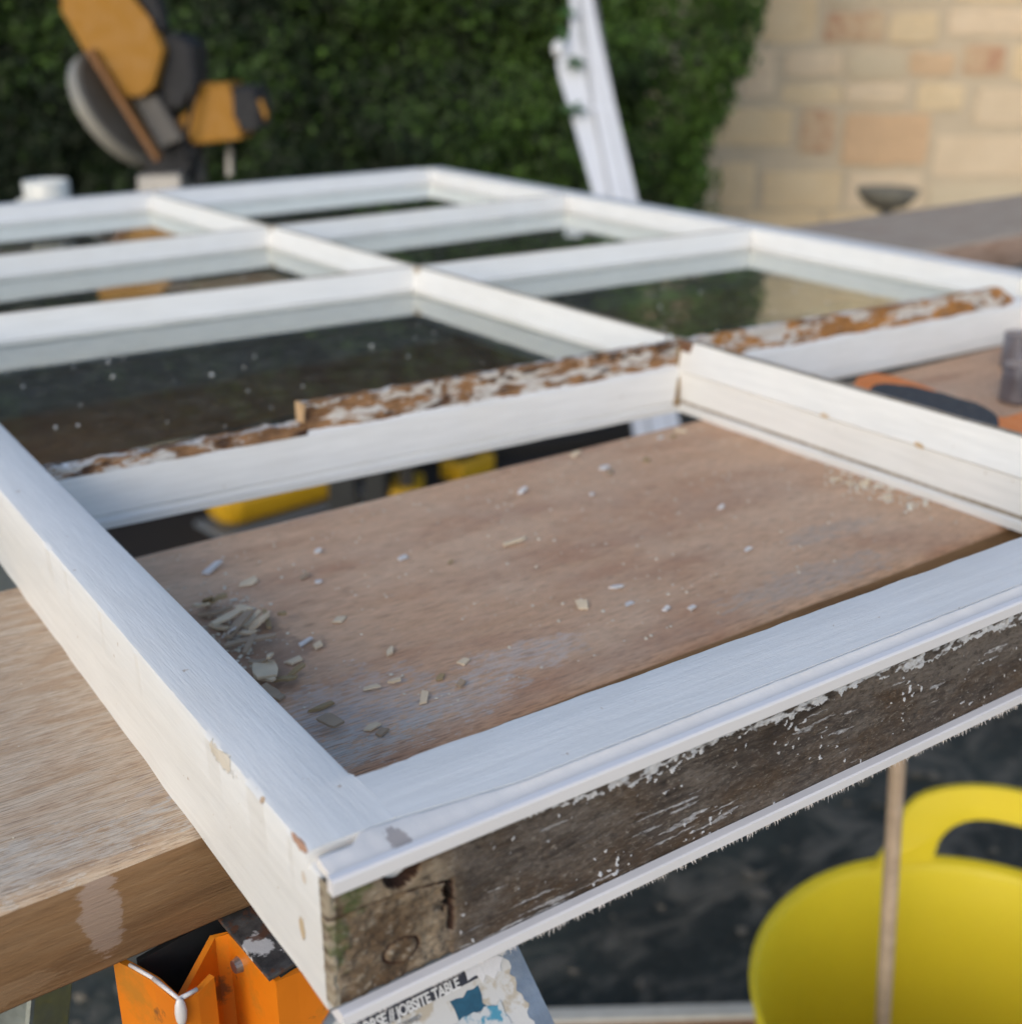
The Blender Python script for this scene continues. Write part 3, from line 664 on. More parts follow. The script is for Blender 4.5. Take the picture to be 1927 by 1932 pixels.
def first_bar(xa, xb, nib0, mat, seed, end=None):
    # moulding below
    P = [(-.004, -.0125), (.003, -.0132), (.0085, -.0175), (.0125, -.0375), (.0105, -.0385), (.0115, -.0398), (.0148, -.0405), (.0148, -.0446), (-.012, -.0446), (-.012, -.020)]
    a = Vector((xa, y1(xa), 0)); b2 = Vector((xb, y1(xb), 0)); d = (b2-a).normalized(); sd = Vector((d.y, -d.x, 0)); bm = bmesh.new()
    sweep(bm, a, b2, P, sd, 90, .00025, seed=seed); br = finish('glazing_bar', bm, bar_x, SASH)
    # ragged nib: dense relief
    bm = bmesh.new(); n = int((xb-xa)/.0016); rings = []
    for i in range(n+1):
        x = xa+(xb-xa)*i/n; c = a.lerp(b2, i/n)
        full = x > nib0
        if full: top = -.0002 + .0009*noise.fractal(Vector((x*90, seed, 0)), 1, 2, 3); hw = .0035
        else:
            t = (x-xa)/max(.001, nib0-xa); top = -.0122 + .0020*t + .0018*noise.fractal(Vector((x*70, seed, 0)), 1, 2, 4); hw = .0055
        if end and x > end: top -= (x-end)*.6
        ring = []
        lo = -.0165
        for j in range(9):
            z = lo + (top-lo)*j/8
            s = hw + .0007*noise.fractal(Vector((x*110, z*260, seed+2)), 1, 2, 4) + (.0025*(1-j/8) if j < 4 else 0) + (.0012*noise.noise(Vector((x*35, z*100, seed))))
            ring.append(bm.verts.new(c + sd*s + Vector((0, 0, z))))
        for j in range(5):
            z = top - (top-lo)*j/4 + .0004*noise.noise(Vector((x*200, j, 1)))
            ring.append(bm.verts.new(c - sd*(.0030+.0006*noise.noise(Vector((x*100, j, 4)))) + Vector((0, 0, z))))
        rings.append(ring)
    k = len(rings[0])
    for p, q in zip(rings, rings[1:]):
        for j in range(k): bm.faces.new((p[j], p[(j+1) % k], q[(j+1) % k], q[j]))
    bm.faces.new(rings[0][::-1]); bm.faces.new(rings[-1]); bmesh.ops.recalc_face_normals(bm, faces=bm.faces)
    finish('rotten_edge', bm, mat, br)
    return br
fb = first_bar(.0008, mx(.33)-.0045, .1455, nibA, 1)
fb2 = first_bar(mx(.33)+.0055, rx(.33)-.001, .0, nibB, 5, end=.755)
bm = B((.1440, y1(.145)-.0046, -.0150), (.1462, y1(.145)+.0032, .0003)); finish('broken_end', bm, plain('fresh_split_wood', (.55, .36, .19), .8, var=.15, scale=200), fb)
# dark open joints beside the bars
for (x, y, z0, z1, mt, sx) in ((mx(.33)-.0040, y1(.42)-.0095, -.040, .0004, brown, .0032), (mx(.67)-.0035, Y2(.4)-.0075, -.037, .0002, ridge_m, .0022), (mx(.96)-.0035, y3(.4)-.0075, -.03, .0002, ridge_m, .0018)):
    bm = B((x-sx/2, y-.004, z0), (x+sx/2, y+.012, z1), .0003); finish('open_joint', bm, mt, SASH)
bm = bmesh.new(); bmesh.ops.create_icosphere(bm, subdivisions=2, radius=.0022, matrix=Matrix.Translation((mx(.33)-.0105, y1(.42)-.014, -.0415))); finish('sealant_blob', bm, plain('sealant', (.42, .42, .16), .4), SASH, smooth=True)
bm = bmesh.new(); rod(bm, (.4180, .3345, .0004), (.4075, .3215, -.0415), .0021, .0021, 8); finish('open_joint', bm, wood_mat('stained_joint', (.30, .20, .10), (.12, .07, .04), (.42, .33, .2), .4), SASH)
# glass panes
b = NB('window_glass'); 
b.m.node_tree.nodes.remove(b.b)
gl = b.n('ShaderNodeBsdfGlossy'); gl.inputs['Roughness'].default_value = .012; gl.inputs['Color'].default_value = (.95, 1, .98, 1)
tr = b.n('ShaderNodeBsdfTransparent'); tr.inputs['Color'].default_value = (.92, .95, .93, 1)
df = b.n('ShaderNodeBsdfDiffuse'); df.inputs['Color'].default_value = (.45, .43, .38, 1)
fn = b.n('ShaderNodeFresnel'); fn.inputs['IOR'].default_value = 1.52
ns = b.noise(b.tc, 5, 4, .7); bp = b.bump(ns, .05, .002); b.l(bp, gl.inputs['Normal'])
mxs = b.n('ShaderNodeMixShader'); b.l(b.math('MULTIPLY', fn.outputs[0], 1.7, clamp=True), mxs.inputs[0]); b.l(tr.outputs[0], mxs.inputs[1]); b.l(gl.outputs[0], mxs.inputs[2])
dirt = b.noise(b.tc, 70, 6, .75); dm = b.ramp(dirt, [(.45, .03), (.68, .11)])
mx2 = b.n('ShaderNodeMixShader'); b.l(dm, mx2.inputs[0]); b.l(mxs.outputs[0], mx2.inputs[1]); b.l(df.outputs[0], mx2.inputs[2])
b.l(mx2.outputs[0], b.t.nodes['Material Output'].inputs[0]); glass = b.m
def pane(x0, x1, ya, yb, yc, yd):
    bm = bmesh.new(); P = [(x0, ya, -.0208), (x1, yb, -.0208), (x1, yd, -.0208), (x0, yc, -.0208)]
    prism(bm, P, (0, 0, -.0005)); 
    # one sheet only: keep the top face so that the pane reflects once
    bm.faces.ensure_lookup_table(); bmesh.ops.delete(bm, geom=[f for f in bm.faces if f.calc_center_median().z < -.0209], context='FACES')
    bmesh.ops.recalc_face_normals(bm, faces=bm.faces)
    for f in bm.faces:
        if f.normal.z < 0: f.normal_flip()
    finish('glass_pane', bm, glass, SASH)
xl, xm0, xm1 = .004, .412, .434
for (xa, xb, f0, f1) in ((xl, 'l', y1, Y2), (xl, 'l', Y2, y3), (xl, 'l', y3, yf), ('r', 'r', y1, Y2), ('r', 'r', Y2, y3), ('r', 'r', y3, yf)):
    ym = (f0(.4)+f1(.4))/2; A_ = xl if xa != 'r' else mx(ym)+.009; B_ = (mx(ym)-.009) if xb == 'l' else rx(ym)-.006
    if xa == 'r': B_ = rx(ym)-.007
    pane(A_, B_, f0(A_)+.008, f0(B_)+.008, f1(A_)-.008, f1(B_)-.008)

# ================================================================ DEBRIS ON THE NEAR PLANK
chip_m = plain('chip_cream', (.68, .55, .38), .8, var=.3, scale=120, bump=.3); chip_w = plain('chip_white', (.62, .60, .58), .7, var=.1, scale=120); chip_b = plain('chip_brown', (.34, .25, .13), .85, var=.3, scale=120); chip_g = plain('chip_grey', (.36, .27, .185), .85, var=.3, scale=120)
CH = [(400,1077,11,3,.5,'w'),(470,1100,7,5,.3,'m'),(640,1170,7,3,.6,'m'),(600,1043,3,2,0,'w'),(760,1055,5,3,.2,'w'),(968,1027,12,2.4,-.2,'m'),(850,1063,3,1.5,0,'b'),(1098,1145,5,4,1.2,'m'),(1165,1110,5,2,-.5,'w'),(1187,1140,5,2,.1,'w'),
 (1305,1150,3,2.4,0,'w'),(875,1250,4,3,.5,'m'),(800,1320,7,2.5,.8,'m'),(555,1250,6,3,.2,'m'),(575,1215,6,2,.3,'w'),(600,1222,4,3,0,'m'),(745,1290,5,2,-.6,'m'),(830,1280,4,2,.5,'b'),(700,1300,6,2,-.3,'m'),(735,1232,5,2,.7,'m'),
 (600,1100,3,2,0,'w'),(575,1090,4,3,.3,'g'),(610,1335,8,1.6,.1,'b'),(700,1375,5,3,0,'m'),(720,1385,4,3,.5,'g'),(1085,860,6,4,.3,'m'),(1140,885,4,4,0,'w'),(1150,893,5,3,.6,'g'),(985,930,4,3,0,'w'),(1285,815,4,7,.4,'m'),(1245,828,4,2,0,'w'),
 (1270,825,3,3,0,'b'),(1115,935,2.5,2,0,'w'),(1410,1040,4,2,0,'w'),(1360,960,3,2,0,'w'),(870,1295,4,2,.4,'g'),(1255,1152,3,2,.2,'w'),(1630,915,7,4,0,'m'),(1575,905,5,4,0,'m'),(1600,912,4,3,.4,'m'),(1675,940,4,3,0,'m'),(1220,870,3,3,.3,'b')]
def chip(u, v_, ln, wd, rot, kd, z0=ZP, r=random.Random(9)):
    p = up(u, v_, z0+.0004); s = .001; n = r.choice((4, 4, 5)); bm = bmesh.new(); pts = []
    ln *= s*.62; wd *= s*.66
    for i in range(n):
        a = 2*math.pi*(i+.5)/n + r.uniform(-.25, .25); pts.append((ln*1.25*math.cos(a)*r.uniform(.7, 1.2), wd*1.25*math.sin(a)*r.uniform(.7, 1.2)))
    th = r.uniform(.0004, .0011); lift = r.uniform(.0, .0024); q = Matrix.Rotation(rot, 3, 'Z'); lo = []; hi = []
    for x, y in pts:
        w_ = q @ Vector((x, y, 0)); z = lift*(x/ln*.5+.5)+.0002*r.random(); lo.append(bm.verts.new((w_.x, w_.y, z))); hi.append(bm.verts.new((w_.x*.93, w_.y*.93, z+th)))
    bm.faces.new(lo[::-1]); bm.faces.new(hi)
    for i in range(n): bm.faces.new((lo[i], lo[(i+1) % n], hi[(i+1) % n], hi[i]))
    o = finish('paint_chip', bm, {'m': chip_m, 'w': chip_w, 'b': chip_b, 'g': chip_g}[kd]); o.location = p
    CHIPS.append((o, u, v_, kd))
ORD = 'first second third fourth fifth sixth seventh eighth ninth tenth eleventh twelfth thirteenth fourteenth fifteenth sixteenth'.split()
CHIPS = []
for c_ in CH: chip(*c_)
def region(u, v_):
    if u > 1500: return 'in the pale dust by the middle bar'
    if v_ < 960: return 'by the far edge of the near plank'
    if u < 620 and v_ < 1130: return 'just beyond the heap of scrapings'
    if u < 900 and v_ > 1160: return 'on the whitish patch of the near plank'
    if v_ > 1090: return 'on the plank beside the bottom rail'
    return 'on the open middle of the near plank'
NAMES = {'m': 'cream putty chip', 'w': 'white paint flake', 'b': 'brown splinter', 'g': 'grey crumb'}
bins = {}
for q in CHIPS: bins.setdefault((q[3], region(q[1], q[2])), []).append(q)
for (kd, rg), L_ in bins.items():
    L_.sort(key=lambda q: q[1])
    for i, q in enumerate(L_):
        pos = '' if len(L_) == 1 else (', leftmost' if i == 0 else (', rightmost' if i == len(L_)-1 else ', ' + ORD[i] + ' from the left'))
        tag(q[0], NAMES[kd] + ' ' + rg + pos, 'paint chip' if kd in 'mw' else 'crumb', 'chips, flakes and crumbs scattered on the near plank')
# heap of scrapings against the left stile
HS = [((430,1215),(470,1175),2.6,'g'),((425,1225),(522,1218),2.4,'g'),((400,1195),(455,1172),2.6,'m'),((375,1165),(440,1160),2.2,'g'),((395,1180),(430,1195),2.2,'m'),((470,1195),(500,1190),3,'m'),((395,1150),(430,1145),2.5,'b'),((450,1160),(470,1150),5,'m'),((488,1180),(510,1178),3.2,'m'),((500,1160),(505,1195),1.5,'b'),
      ((470,1255),(505,1262),2.0,'g'),((480,1280),(520,1305),2.2,'m'),((495,1255),(510,1300),7,'m'),((460,1240),(480,1215),1.6,'g'),((520,1290),(560,1295),2,'b'),((500,1310),(530,1320),3,'g'),((462,1188),(492,1168),1.6,'m'),((420,1205),(445,1212),2.2,'w'),((385,1140),(400,1150),3,'b'),((530,1170),(540,1180),2,'b'),((610,1370),(640,1385),4,'g'),((455,1200),(480,1208),2.,'m'),((440,1180),(415,1168),2,'g'),((365,1150),(395,1168),2.2,'m'),((510,1240),(512,1270),1.3,'m'),((540,1290),(575,1280),1.8,'b')]
SL = []
def sliver(a, b_, wd, kd, i):
    yy_ = (a[1]+b_[1])/2
    r = random.Random(i); A_ = up(*a, ZP+.001); B_ = up(*b_, ZP+.001); A_.z += r.uniform(.0, .003); B_.z += r.uniform(.0005, .006); c = (A_+B_)/2
    A_ -= c; B_ -= c; d = (B_-A_).normalized(); sd = d.cross(Vector((0, 0, 1))).normalized(); bm = bmesh.new(); rings = []; wd *= .00075; th = .0010
    for j in range(5):
        t = j/4; p = A_.lerp(B_, t) + Vector((0, 0, .0012*math.sin(t*3+i))) + sd*.0008*math.sin(i+t*2.3); w_ = wd*(.75+.3*math.sin(t*3.1))*r.uniform(.85, 1.1)
        rings.append([bm.verts.new(p+sd*w_), bm.verts.new(p-sd*w_), bm.verts.new(p-sd*w_+Vector((0, 0, th))), bm.verts.new(p+sd*w_+Vector((0, 0, th)))])
    for p, q in zip(rings, rings[1:]):
        for k in range(4): bm.faces.new((p[k], p[(k+1) % 4], q[(k+1) % 4], q[k]))
    bm.faces.new(rings[0][::-1]); bm.faces.new(rings[-1]); bmesh.ops.recalc_face_normals(bm, faces=bm.faces)
    o = finish('scraping', bm, {'m': chip_m, 'w': chip_w, 'b': chip_b, 'g': chip_g}[kd]); o.location = c
    SL.append((o, yy_, kd))
for i, h in enumerate(HS): sliver(*h, i)
for kd, nm in (('m', 'cream putty sliver'), ('g', 'grey putty sliver'), ('b', 'brown wood sliver'), ('w', 'white paint sliver')):
    L_ = sorted([q for q in SL if q[2] == kd], key=lambda q: q[1])
    for i, q in enumerate(L_):
        pos = 'the only one' if len(L_) == 1 else ('the topmost' if i == 0 else ('the lowest' if i == len(L_)-1 else ORD[i] + ' from the top'))
        tag(q[0], nm + ' in the heap against the left stile, ' + pos, 'sliver', 'scrapings heaped against the left stile')
def crumbs():
    r = random.Random(21); bm = bmesh.new()
    def one(p, s):
        vv = [bm.verts.new(p + Vector((s*a*r.uniform(.6, 1.3), s*b_*r.uniform(.6, 1.3), s*c_*r.uniform(.3, .8)))) for a, b_, c_ in ((1,0,0),(-1,0,0),(0,1,0),(0,-1,0),(0,0,1),(0,0,-1))]
        for t in ((0,2,4),(2,1,4),(1,3,4),(3,0,4),(2,0,5),(1,2,5),(3,1,5),(0,3,5)): bm.faces.new([vv[k] for k in t])
    for i in range(800):
        x = r.uniform(.005, .62); y = r.uniform(.075+.03*x, .285+.03*x); one(Vector((x, y, ZP+.0003)), r.choice((.0003, .0005, .0005, .0007, .0010)))
    for i in range(150):   # pale sawdust against the middle bar
        t = r.random(); p = up(1550+190*t+r.gauss(0, 12), 893+62*t+r.gauss(0, 9), ZP+.0006); one(p, r.choice((.0006, .001, .0016)))
    for i in range(260):   # in the heap
        p = up(440+r.gauss(0, 35), 1195+r.gauss(0, 45), ZP+.0005); 
        if p.x > .003: one(p, r.choice((.0004, .0007, .0012)))
    for i in range(110):
        x = r.uniform(-.20, -.03); y = r.uniform(.07, .26); one(Vector((x, y, ZP+.0003)), r.choice((.0002, .0004)))
    o = finish('crumbs', bm, plain('crumb_mat', (.66, .61, .50), .8, var=.3, scale=60)); tag(o, 'fine crumbs of paint and putty dusting the near plank', 'crumbs', kind='stuff')
    bm2 = bmesh.new(); bm = bm2
    for i in range(260):
        x = r.uniform(.01, .78); y = r.uniform(.36, 1.2); 
        if abs(x-.42) < .02 or abs(y-.674) < .02 or abs(y-y3(x)) < .02: continue
        one(Vector((x, y, -.0204)), r.choice((.0005, .0008, .0008, .0014)))
    one(up(700, 652, -.0196), .0020)
    o = finish('crumbs', bm2, plain('crumb_white', (.72, .70, .66), .8, var=.1)); tag(o, 'fine pale crumbs lying on the dusty glass panes', 'crumbs', kind='stuff')
crumbs()

# ================================================================ SAWHORSE
galv = plain('galvanised_grey', (.26, .30, .31), .45, .75, var=.35, scale=60, bump=.25)
b = NB('orange_paint'); v = b.tc; n = b.noise(v, 45, 5, .65); n2 = b.noise(b.map(v, sc=(1, 1, .4)), 120, 5, .7); n3 = b.noise(v, 20, 4, .6)
c = b.mix(n3, (.82, .25, .012), (.66, .175, .008)); c = b.mix(b.ramp(b.noise(v, 28, 6, .7), [(.50, 0), (.64, .55)]), c, (.36, .20, .03)); c = b.mix(b.ramp(n, [(.60, 0), (.66, .8)]), c, (.13, .07, .03)); c = b.mix(b.ramp(n2, [(.68, 0), (.74, .6)]), c, (.85, .40, .12))
orange_m = b.out(c, b.ramp(n, [(.3, .32), (.7, .5)]), b.bump(n2, .15, .0004), spec=.5)
b = NB('scraped_black'); v = b.tc; n = b.noise(v, 110, 6, .7); n2 = b.noise(v, 60, 5, .6)
c = b.mix(b.ramp(n, [(.4, 0), (.7, 1)]), (.035, .036, .038), (.11, .11, .11)); c = b.mix(b.ramp(n2, [(.54, 0), (.58, 1)]), c, (.62, .62, .62)); c = b.mix(b.ramp(b.noise(v, 70, 4, .6, 0), [(.6, 0), (.64, .9)]), c, (.11, .05, .03))
black_m = b.out(c, .5, b.bump(n, .5, .001))
whitep = plain('paint_drip', (.72, .71, .72), .4, var=.08, scale=200, bump=.4)
dark_m = plain('dark_steel', (.05, .055, .06), .5, .5, var=.3)
SH = thing('sawhorse', (.0, .30, GZ), 'folding steel sawhorse with orange brackets and a worn label under the sash corner', 'sawhorse')
# channel beam running under both planks
bm = bmesh.new(); box(bm, (.000, .010, -.135), (.006, 1.02, -.0880), .001); box(bm, (.052, .010, -.135), (.058, 1.02, -.0880), .001); box(bm, (.006, .010, -.0925), (.052, 1.02, -.0885)); finish('beam', bm, galv, SH)
bm = bmesh.new(); box(bm, (-.02, .55, -.0885), (.08, .95, -.0875)); finish('packer', bm, dark_m, SH)
# legs, splayed
def leg(p, q, w_=.016):
    bm = bmesh.new(); p = Vector(p); q = Vector(q); d = (q-p); M = Matrix.Translation(p) @ d.to_track_quat('Z', 'Y').to_matrix().to_4x4(); box(bm, (-w_, -w_, 0), (w_, w_, d.length), .002, M); return bm
finish('leg', leg((.020, .06, -.12), (.14, -.30, GZ+.01)), galv, SH); 
finish('leg', leg((-.055, .16, -.10), (-.26, .02, GZ+.01), .012), galv, SH)
finish('leg', leg((.03, .98, -.12), (.17, 1.20, GZ+.01)), galv, SH); finish('leg', leg((.02, .96, -.12), (-.16, 1.20, GZ+.01)), galv, SH)
# nose plate with the label: faces up and outwards at 45 degrees (z = y - 0.03)
s2 = math.sqrt(.5)
NM = Matrix(((1, 0, 0, 0), (0, s2, -s2, 0), (0, s2, s2, 0), (0, 0, 0, 1)))   # local x, up-slope, outward normal
NM = Matrix.Translation((0, -.028, -.058)) @ NM
def npt(x, y, h=0): return NM @ Vector((x, y, h))
out2 = [(-.034, -.16), (.041, -.16), (.0375, -.02), (.0363, .006), (.030, .0115), (-.010, .0125), (-.0175, .0095), (-.026, .004), (-.033, -.006)]
bm = bmesh.new(); prism(bm, [npt(x, y, -.003) for x, y in out2], npt(0, 0, .003)-npt(0, 0, 0), .0006); nose = finish('nose_plate', bm, plain('worn_galvanised', (.34, .37, .40), .38, .7, var=.5, scale=90, bump=.5), SH)
# sticker: pale base, black band with lettering, blue picture
def patchm(pts, h, name, mat, parent):
    bm = bmesh.new(); prism(bm, [npt(x, y, h) for x, y in pts], npt(0, 0, .00012)-npt(0, 0, 0)); return finish(name, bm, mat, parent)
def ragged(x0, x1, y0, y1, seed, amp=.0012, step=.0016):
    r = random.Random(seed); P = []
    def run(a, b_, fx):
        n = max(2, int(abs(b_-a)/step)); 
        for i in range(n): P.append(fx(a+(b_-a)*i/n))
    run(x0, x1, lambda t: (t, y0+r.uniform(-amp, amp))); run(y0, y1, lambda t: (x1+r.uniform(-amp, amp), t)); run(x1, x0, lambda t: (t, y1+r.uniform(-amp, amp))); run(y1, y0, lambda t: (x0+r.uniform(-amp, amp), t))
    return P
b = NB('label_paper'); v = b.tc; n = b.noise(v, 160, 5, .65)
c = b.mix(b.ramp(n, [(.5, 0), (.58, 1)]), (.60, .59, .57), (.48, .42, .33)); paper = b.out(c, .6, b.bump(n, .5, .0004))
b = NB('label_black'); v = b.tc; n = b.noise(v, 240, 5, .65); c = b.mix(b.ramp(n, [(.62, 0), (.66, .8)]), (.035, .035, .045), (.42, .42, .42)); lblack = b.out(c, .45)
b = NB('label_blue'); v = b.tc; n = b.noise(v, 200, 4, .6); c = b.mix(b.ramp(n, [(.44, 0), (.50, 1)]), (.075, .28, .40), (.55, .57, .57)); lblue = b.out(c, .5, b.bump(n, .3, .0003))
lab = patchm(ragged(-.0295, .0315, -.13, .0035, 3), .0001, 'label', paper, nose)
BY0, BY1 = -.0028, .0026
patchm([(-.0285, BY0), (.0215, BY0+.0010), (.0210, BY1+.0010), (-.0285, BY1)], .0003, 'label_band', lblack, lab)
patchm(ragged(.0108, .0200, -.0105, -.0042, 5, .0008), .0003, 'label_picture', plain('label_darkblue', (.02, .09, .15), .5, var=.6, scale=300), lab)
patchm(ragged(.0105, .0245, -.022, -.0100, 6, .0010), .00045, 'label_picture', lblue, lab)
patchm([(-.028, -.016), (.010, -.0100), (.010, -.0108), (-.028, -.0175)], .0005, 'label_picture', lblue, lab)
patchm(ragged(.0215, .0290, -.0030, .0035, 8, .0012), .0006, 'label_tear', whitep, lab)
patchm(ragged(.0175, .0235, -.0012, .0040, 12, .0008), .0007, 'label_tear', whitep, lab)
def text(body, x, y, size, mat, shear=0., h=.0006, name='lettering', bold=.0):
    cu = bpy.data.curves.new(name, 'FONT'); cu.body = body; cu.size = size; cu.extrude = .00005; cu.offset = bold; cu.shear = shear; cu.space_character = .93
    t = bpy.data.objects.new('tmp', cu); COL.objects.link(t); bpy.context.view_layer.update()
    me = bpy.data.meshes.new_from_object(t.evaluated_get(bpy.context.evaluated_depsgraph_get())); bpy.data.objects.remove(t)
    M = NM @ Matrix.Translation((x, y, h)) @ Matrix.Diagonal((.80, 1, 1, 1)); me.transform(Matrix.Translation(-WL(lab)) @ M); me.materials.append(mat); me.name = name
    o = bpy.data.objects.new(name, me); COL.objects.link(o); o.parent = lab; return o
# a text of 5.6 mm size on the black band
lw = plain('label_white', (.70, .70, .70), .5, var=.2, scale=400)
text('SAWHORSE // JOBSITE TABLE', -.0248, -.0021, .0041, lw, 0.10, bold=.00012)
text('CABALLETE // MESA DE TRABAJO', -.0190, -.0048, .0018, plain('label_grey', (.20, .20, .20), .6), 0.1)
# orange brackets (folded sheet): each a thick bent strip
def sheet(pts2, z_top, z_bot, th=.0022):
    """vertical bent sheet through plan points; z_top per point"""
    bm = bmesh.new(); n = len(pts2); P = [Vector((p[0], p[1], 0)) for p in pts2]; off = []
    for i in range(n):
        d = (P[min(n-1, i+1)]-P[max(0, i-1)]).normalized(); off.append(Vector((-d.y, d.x, 0))*th)
    F = [(bm.verts.new(P[i]+Vector((0, 0, z_top[i]))), bm.verts.new(P[i]+Vector((0, 0, z_bot))), bm.verts.new(P[i]+off[i]+Vector((0, 0, z_top[i]))), bm.verts.new(P[i]+off[i]+Vector((0, 0, z_bot)))) for i in range(n)]
    for a, b_ in zip(F, F[1:]):
        bm.faces.new((a[0], a[1], b_[1], b_[0])); bm.faces.new((a[2], b_[2], b_[3], a[3])); bm.faces.new((a[0], b_[0], b_[2], a[2])); bm.faces.new((a[1], a[3], b_[3], b_[1]))
    bm.faces.new((F[0][0], F[0][2], F[0][3], F[0][1])); bm.faces.new((F[-1][0], F[-1][1], F[-1][3], F[-1][2])); bmesh.ops.recalc_face_normals(bm, faces=bm.faces)
    return bm
zt = -.0845
def U(u, v_): p = up(u, v_, zt); return (p.x, p.y)
a1 = [U(212, 1806), U(245, 1822), U(290, 1848), U(338, 1887), U(372, 1868), U(404, 1843)]
br1 = finish('bracket', sheet(a1, [zt-.001]*3+[zt-.002, zt-.0015, zt], -.24), orange_m, SH)
rim = [Vector((*p, zt+.0003)) for p in a1[1:-1]]
def drip(path, r0, par, name='paint_drip'):
    bm = bmesh.new()
    for p, q in zip(path, path[1:]): rod(bm, p, q, r0*random.uniform(.7, 1.2), r0*random.uniform(.7, 1.2), 8)
    finish(name, bm, whitep, par, smooth=True)
drip(rim, .0008, br1)
pc = Vector((*a1[3], zt)); bm = bmesh.new(); bmesh.ops.create_icosphere(bm, subdivisions=2, radius=.0024, matrix=Matrix.Translation(pc+Vector((-.0002, -.0008, -.004))) @ Matrix.Diagonal((.8, .6, 2.4, 1)))
finish('paint_drip', bm, whitep, br1, smooth=True)
# inner wall of the same channel, behind
a1b = [U(262, 1800), U(300, 1700)]
a2 = [U(318, 1862), U(405, 1765), U(430, 1762), U(520, 1853), U(560, 1836), U(640, 1805)]
zz2 = [zt-.012, zt-.001, zt, zt, zt, zt]
br2 = finish('bracket', sheet(a2, zz2, -.24), orange_m, SH)
bm = bmesh.new(); tp = [U(412, 1742), U(462, 1706), U(600, 1800), U(508, 1856)]; prism(bm, [Vector((x, y, zt+.0005)) for x, y in tp], (0, 0, .0016), .0004); finish('top_plate', bm, black_m, br2)
q = Vector((*U(437, 1800), zt-.006)); e2 = (Vector((*a2[3], 0))-Vector((*a2[2], 0))).normalized(); nn = Vector((e2.y, -e2.x, 0)); 
if nn.dot(CAM-q) < 0: nn = -nn
bm = bmesh.new(); rod(bm, Vector((*a2[2], zt-.0085))+e2*.006-nn*.001, Vector((*a2[2], zt-.0085))+e2*.006+nn*.0022, .0030, .0022, 16); finish('rivet', bm, plain('rivet_steel', (.35, .33, .31), .4, .8), br2)
# dark sheet standing in for the shadow gap between the brackets
bm = bmesh.new(); w0 = Vector((*U(262, 1806), 0)); w1 = Vector((*U(430, 1712), 0)); box(bm, (0, 0, -.24), ((w1-w0).length, .002, -.0860), 0, Matrix.Translation(w0) @ Matrix.Rotation(math.atan2((w1-w0).y, (w1-w0).x), 4, 'Z')); finish('gap_shade', bm, dark_m, SH)

# second sawhorse that carries the far right ends of the planks
SH2 = thing('sawhorse', (1.3, .5, GZ), 'plain grey steel sawhorse under the right ends of both planks', 'sawhorse')
bm = bmesh.new(); box(bm, (1.28, .05, -.135), (1.33, 1.02, -.088), .001); finish('beam', bm, galv, SH2)
for sx in (-1, 1):
    for y0, yy in ((.12, -.05), (.95, 1.15)): finish('leg', leg((1.305, y0, -.12), (1.305+sx*.18, yy, GZ+.01)), galv, SH2)

# ================================================================ TOOLS ON THE PLANK, RIGHT BAY
tz = -.020
T = thing('hand_saw_grip', (.55, .24, ZP), 'orange and black tool grip lying on the plank behind the middle bar', 'hand tool')
orp = plain('orange_plastic', (.78, .20, .02), .4, var=.08); rub = plain('grey_rubber', (.030, .036, .042), .6, var=.3, scale=90, bump=.3)
def flat(pts, z, th, mat, name, par, bev=.003):
    bm = bmesh.new(); P = [up(u, v_, z) for u, v_ in pts]; prism(bm, P, (0, 0, -th), bev); return finish(name, bm, mat, par, smooth=False)
flat(smooth_closed([(1612, 735), (1618, 712), (1650, 701), (1700, 714), (1740, 727), (1790, 750), (1780, 770), (1730, 760), (1640, 745)], 3), -.020, .022, orp, 'grip_shell', T)
flat(smooth_closed([(1640, 740), (1652, 722), (1700, 724), (1760, 738), (1820, 752), (1870, 776), (1885, 800), (1840, 815), (1760, 800), (1680, 770)], 3), -.0165, .026, rub, 'rubber_grip', T)
flat(smooth_closed([(1830, 800), (1850, 784), (1880, 790), (1940, 775), (2010, 765), (2040, 840), (1980, 880), (1900, 850)], 3), -.018, .024, orp, 'grip_shell', T)
flat([(1990, 790), (2200, 800), (2210, 900), (2000, 860)], -.034, .002, plain('saw_steel', (.5, .5, .5), .3, .9), 'blade', T, .0003)
K = thing('metal_clamp', (.70, .28, ZP), 'dark clamp with two chrome jaws standing on the plank at the right edge', 'clamp')
chrome = plain('chrome', (.30, .30, .34), .35, .9, var=.1)
for vv, nm in ((735, 0), (670, 1)):
    p = up(1915, vv+22, ZP+.001); bm = bmesh.new(); rod(bm, p+Vector((0, 0, .001)), p+Vector((0, 0, .026)), .0115, .0115, 20); j = finish('jaw', bm, chrome, K, smooth=False)
    bm = bmesh.new(); rod(bm, p+Vector((.020, -.010, .002)), p+Vector((.020, -.010, .024)), .0095, .0095, 16); finish('knob', bm, rub, j)
p = up(1915, 757, ZP); q = up(1915, 692, ZP); bm = bmesh.new(); rod(bm, p+Vector((.006, -.003, .006)), q+Vector((.006, -.003, .006)), .0035, n=8); finish('rod', bm, chrome, K)

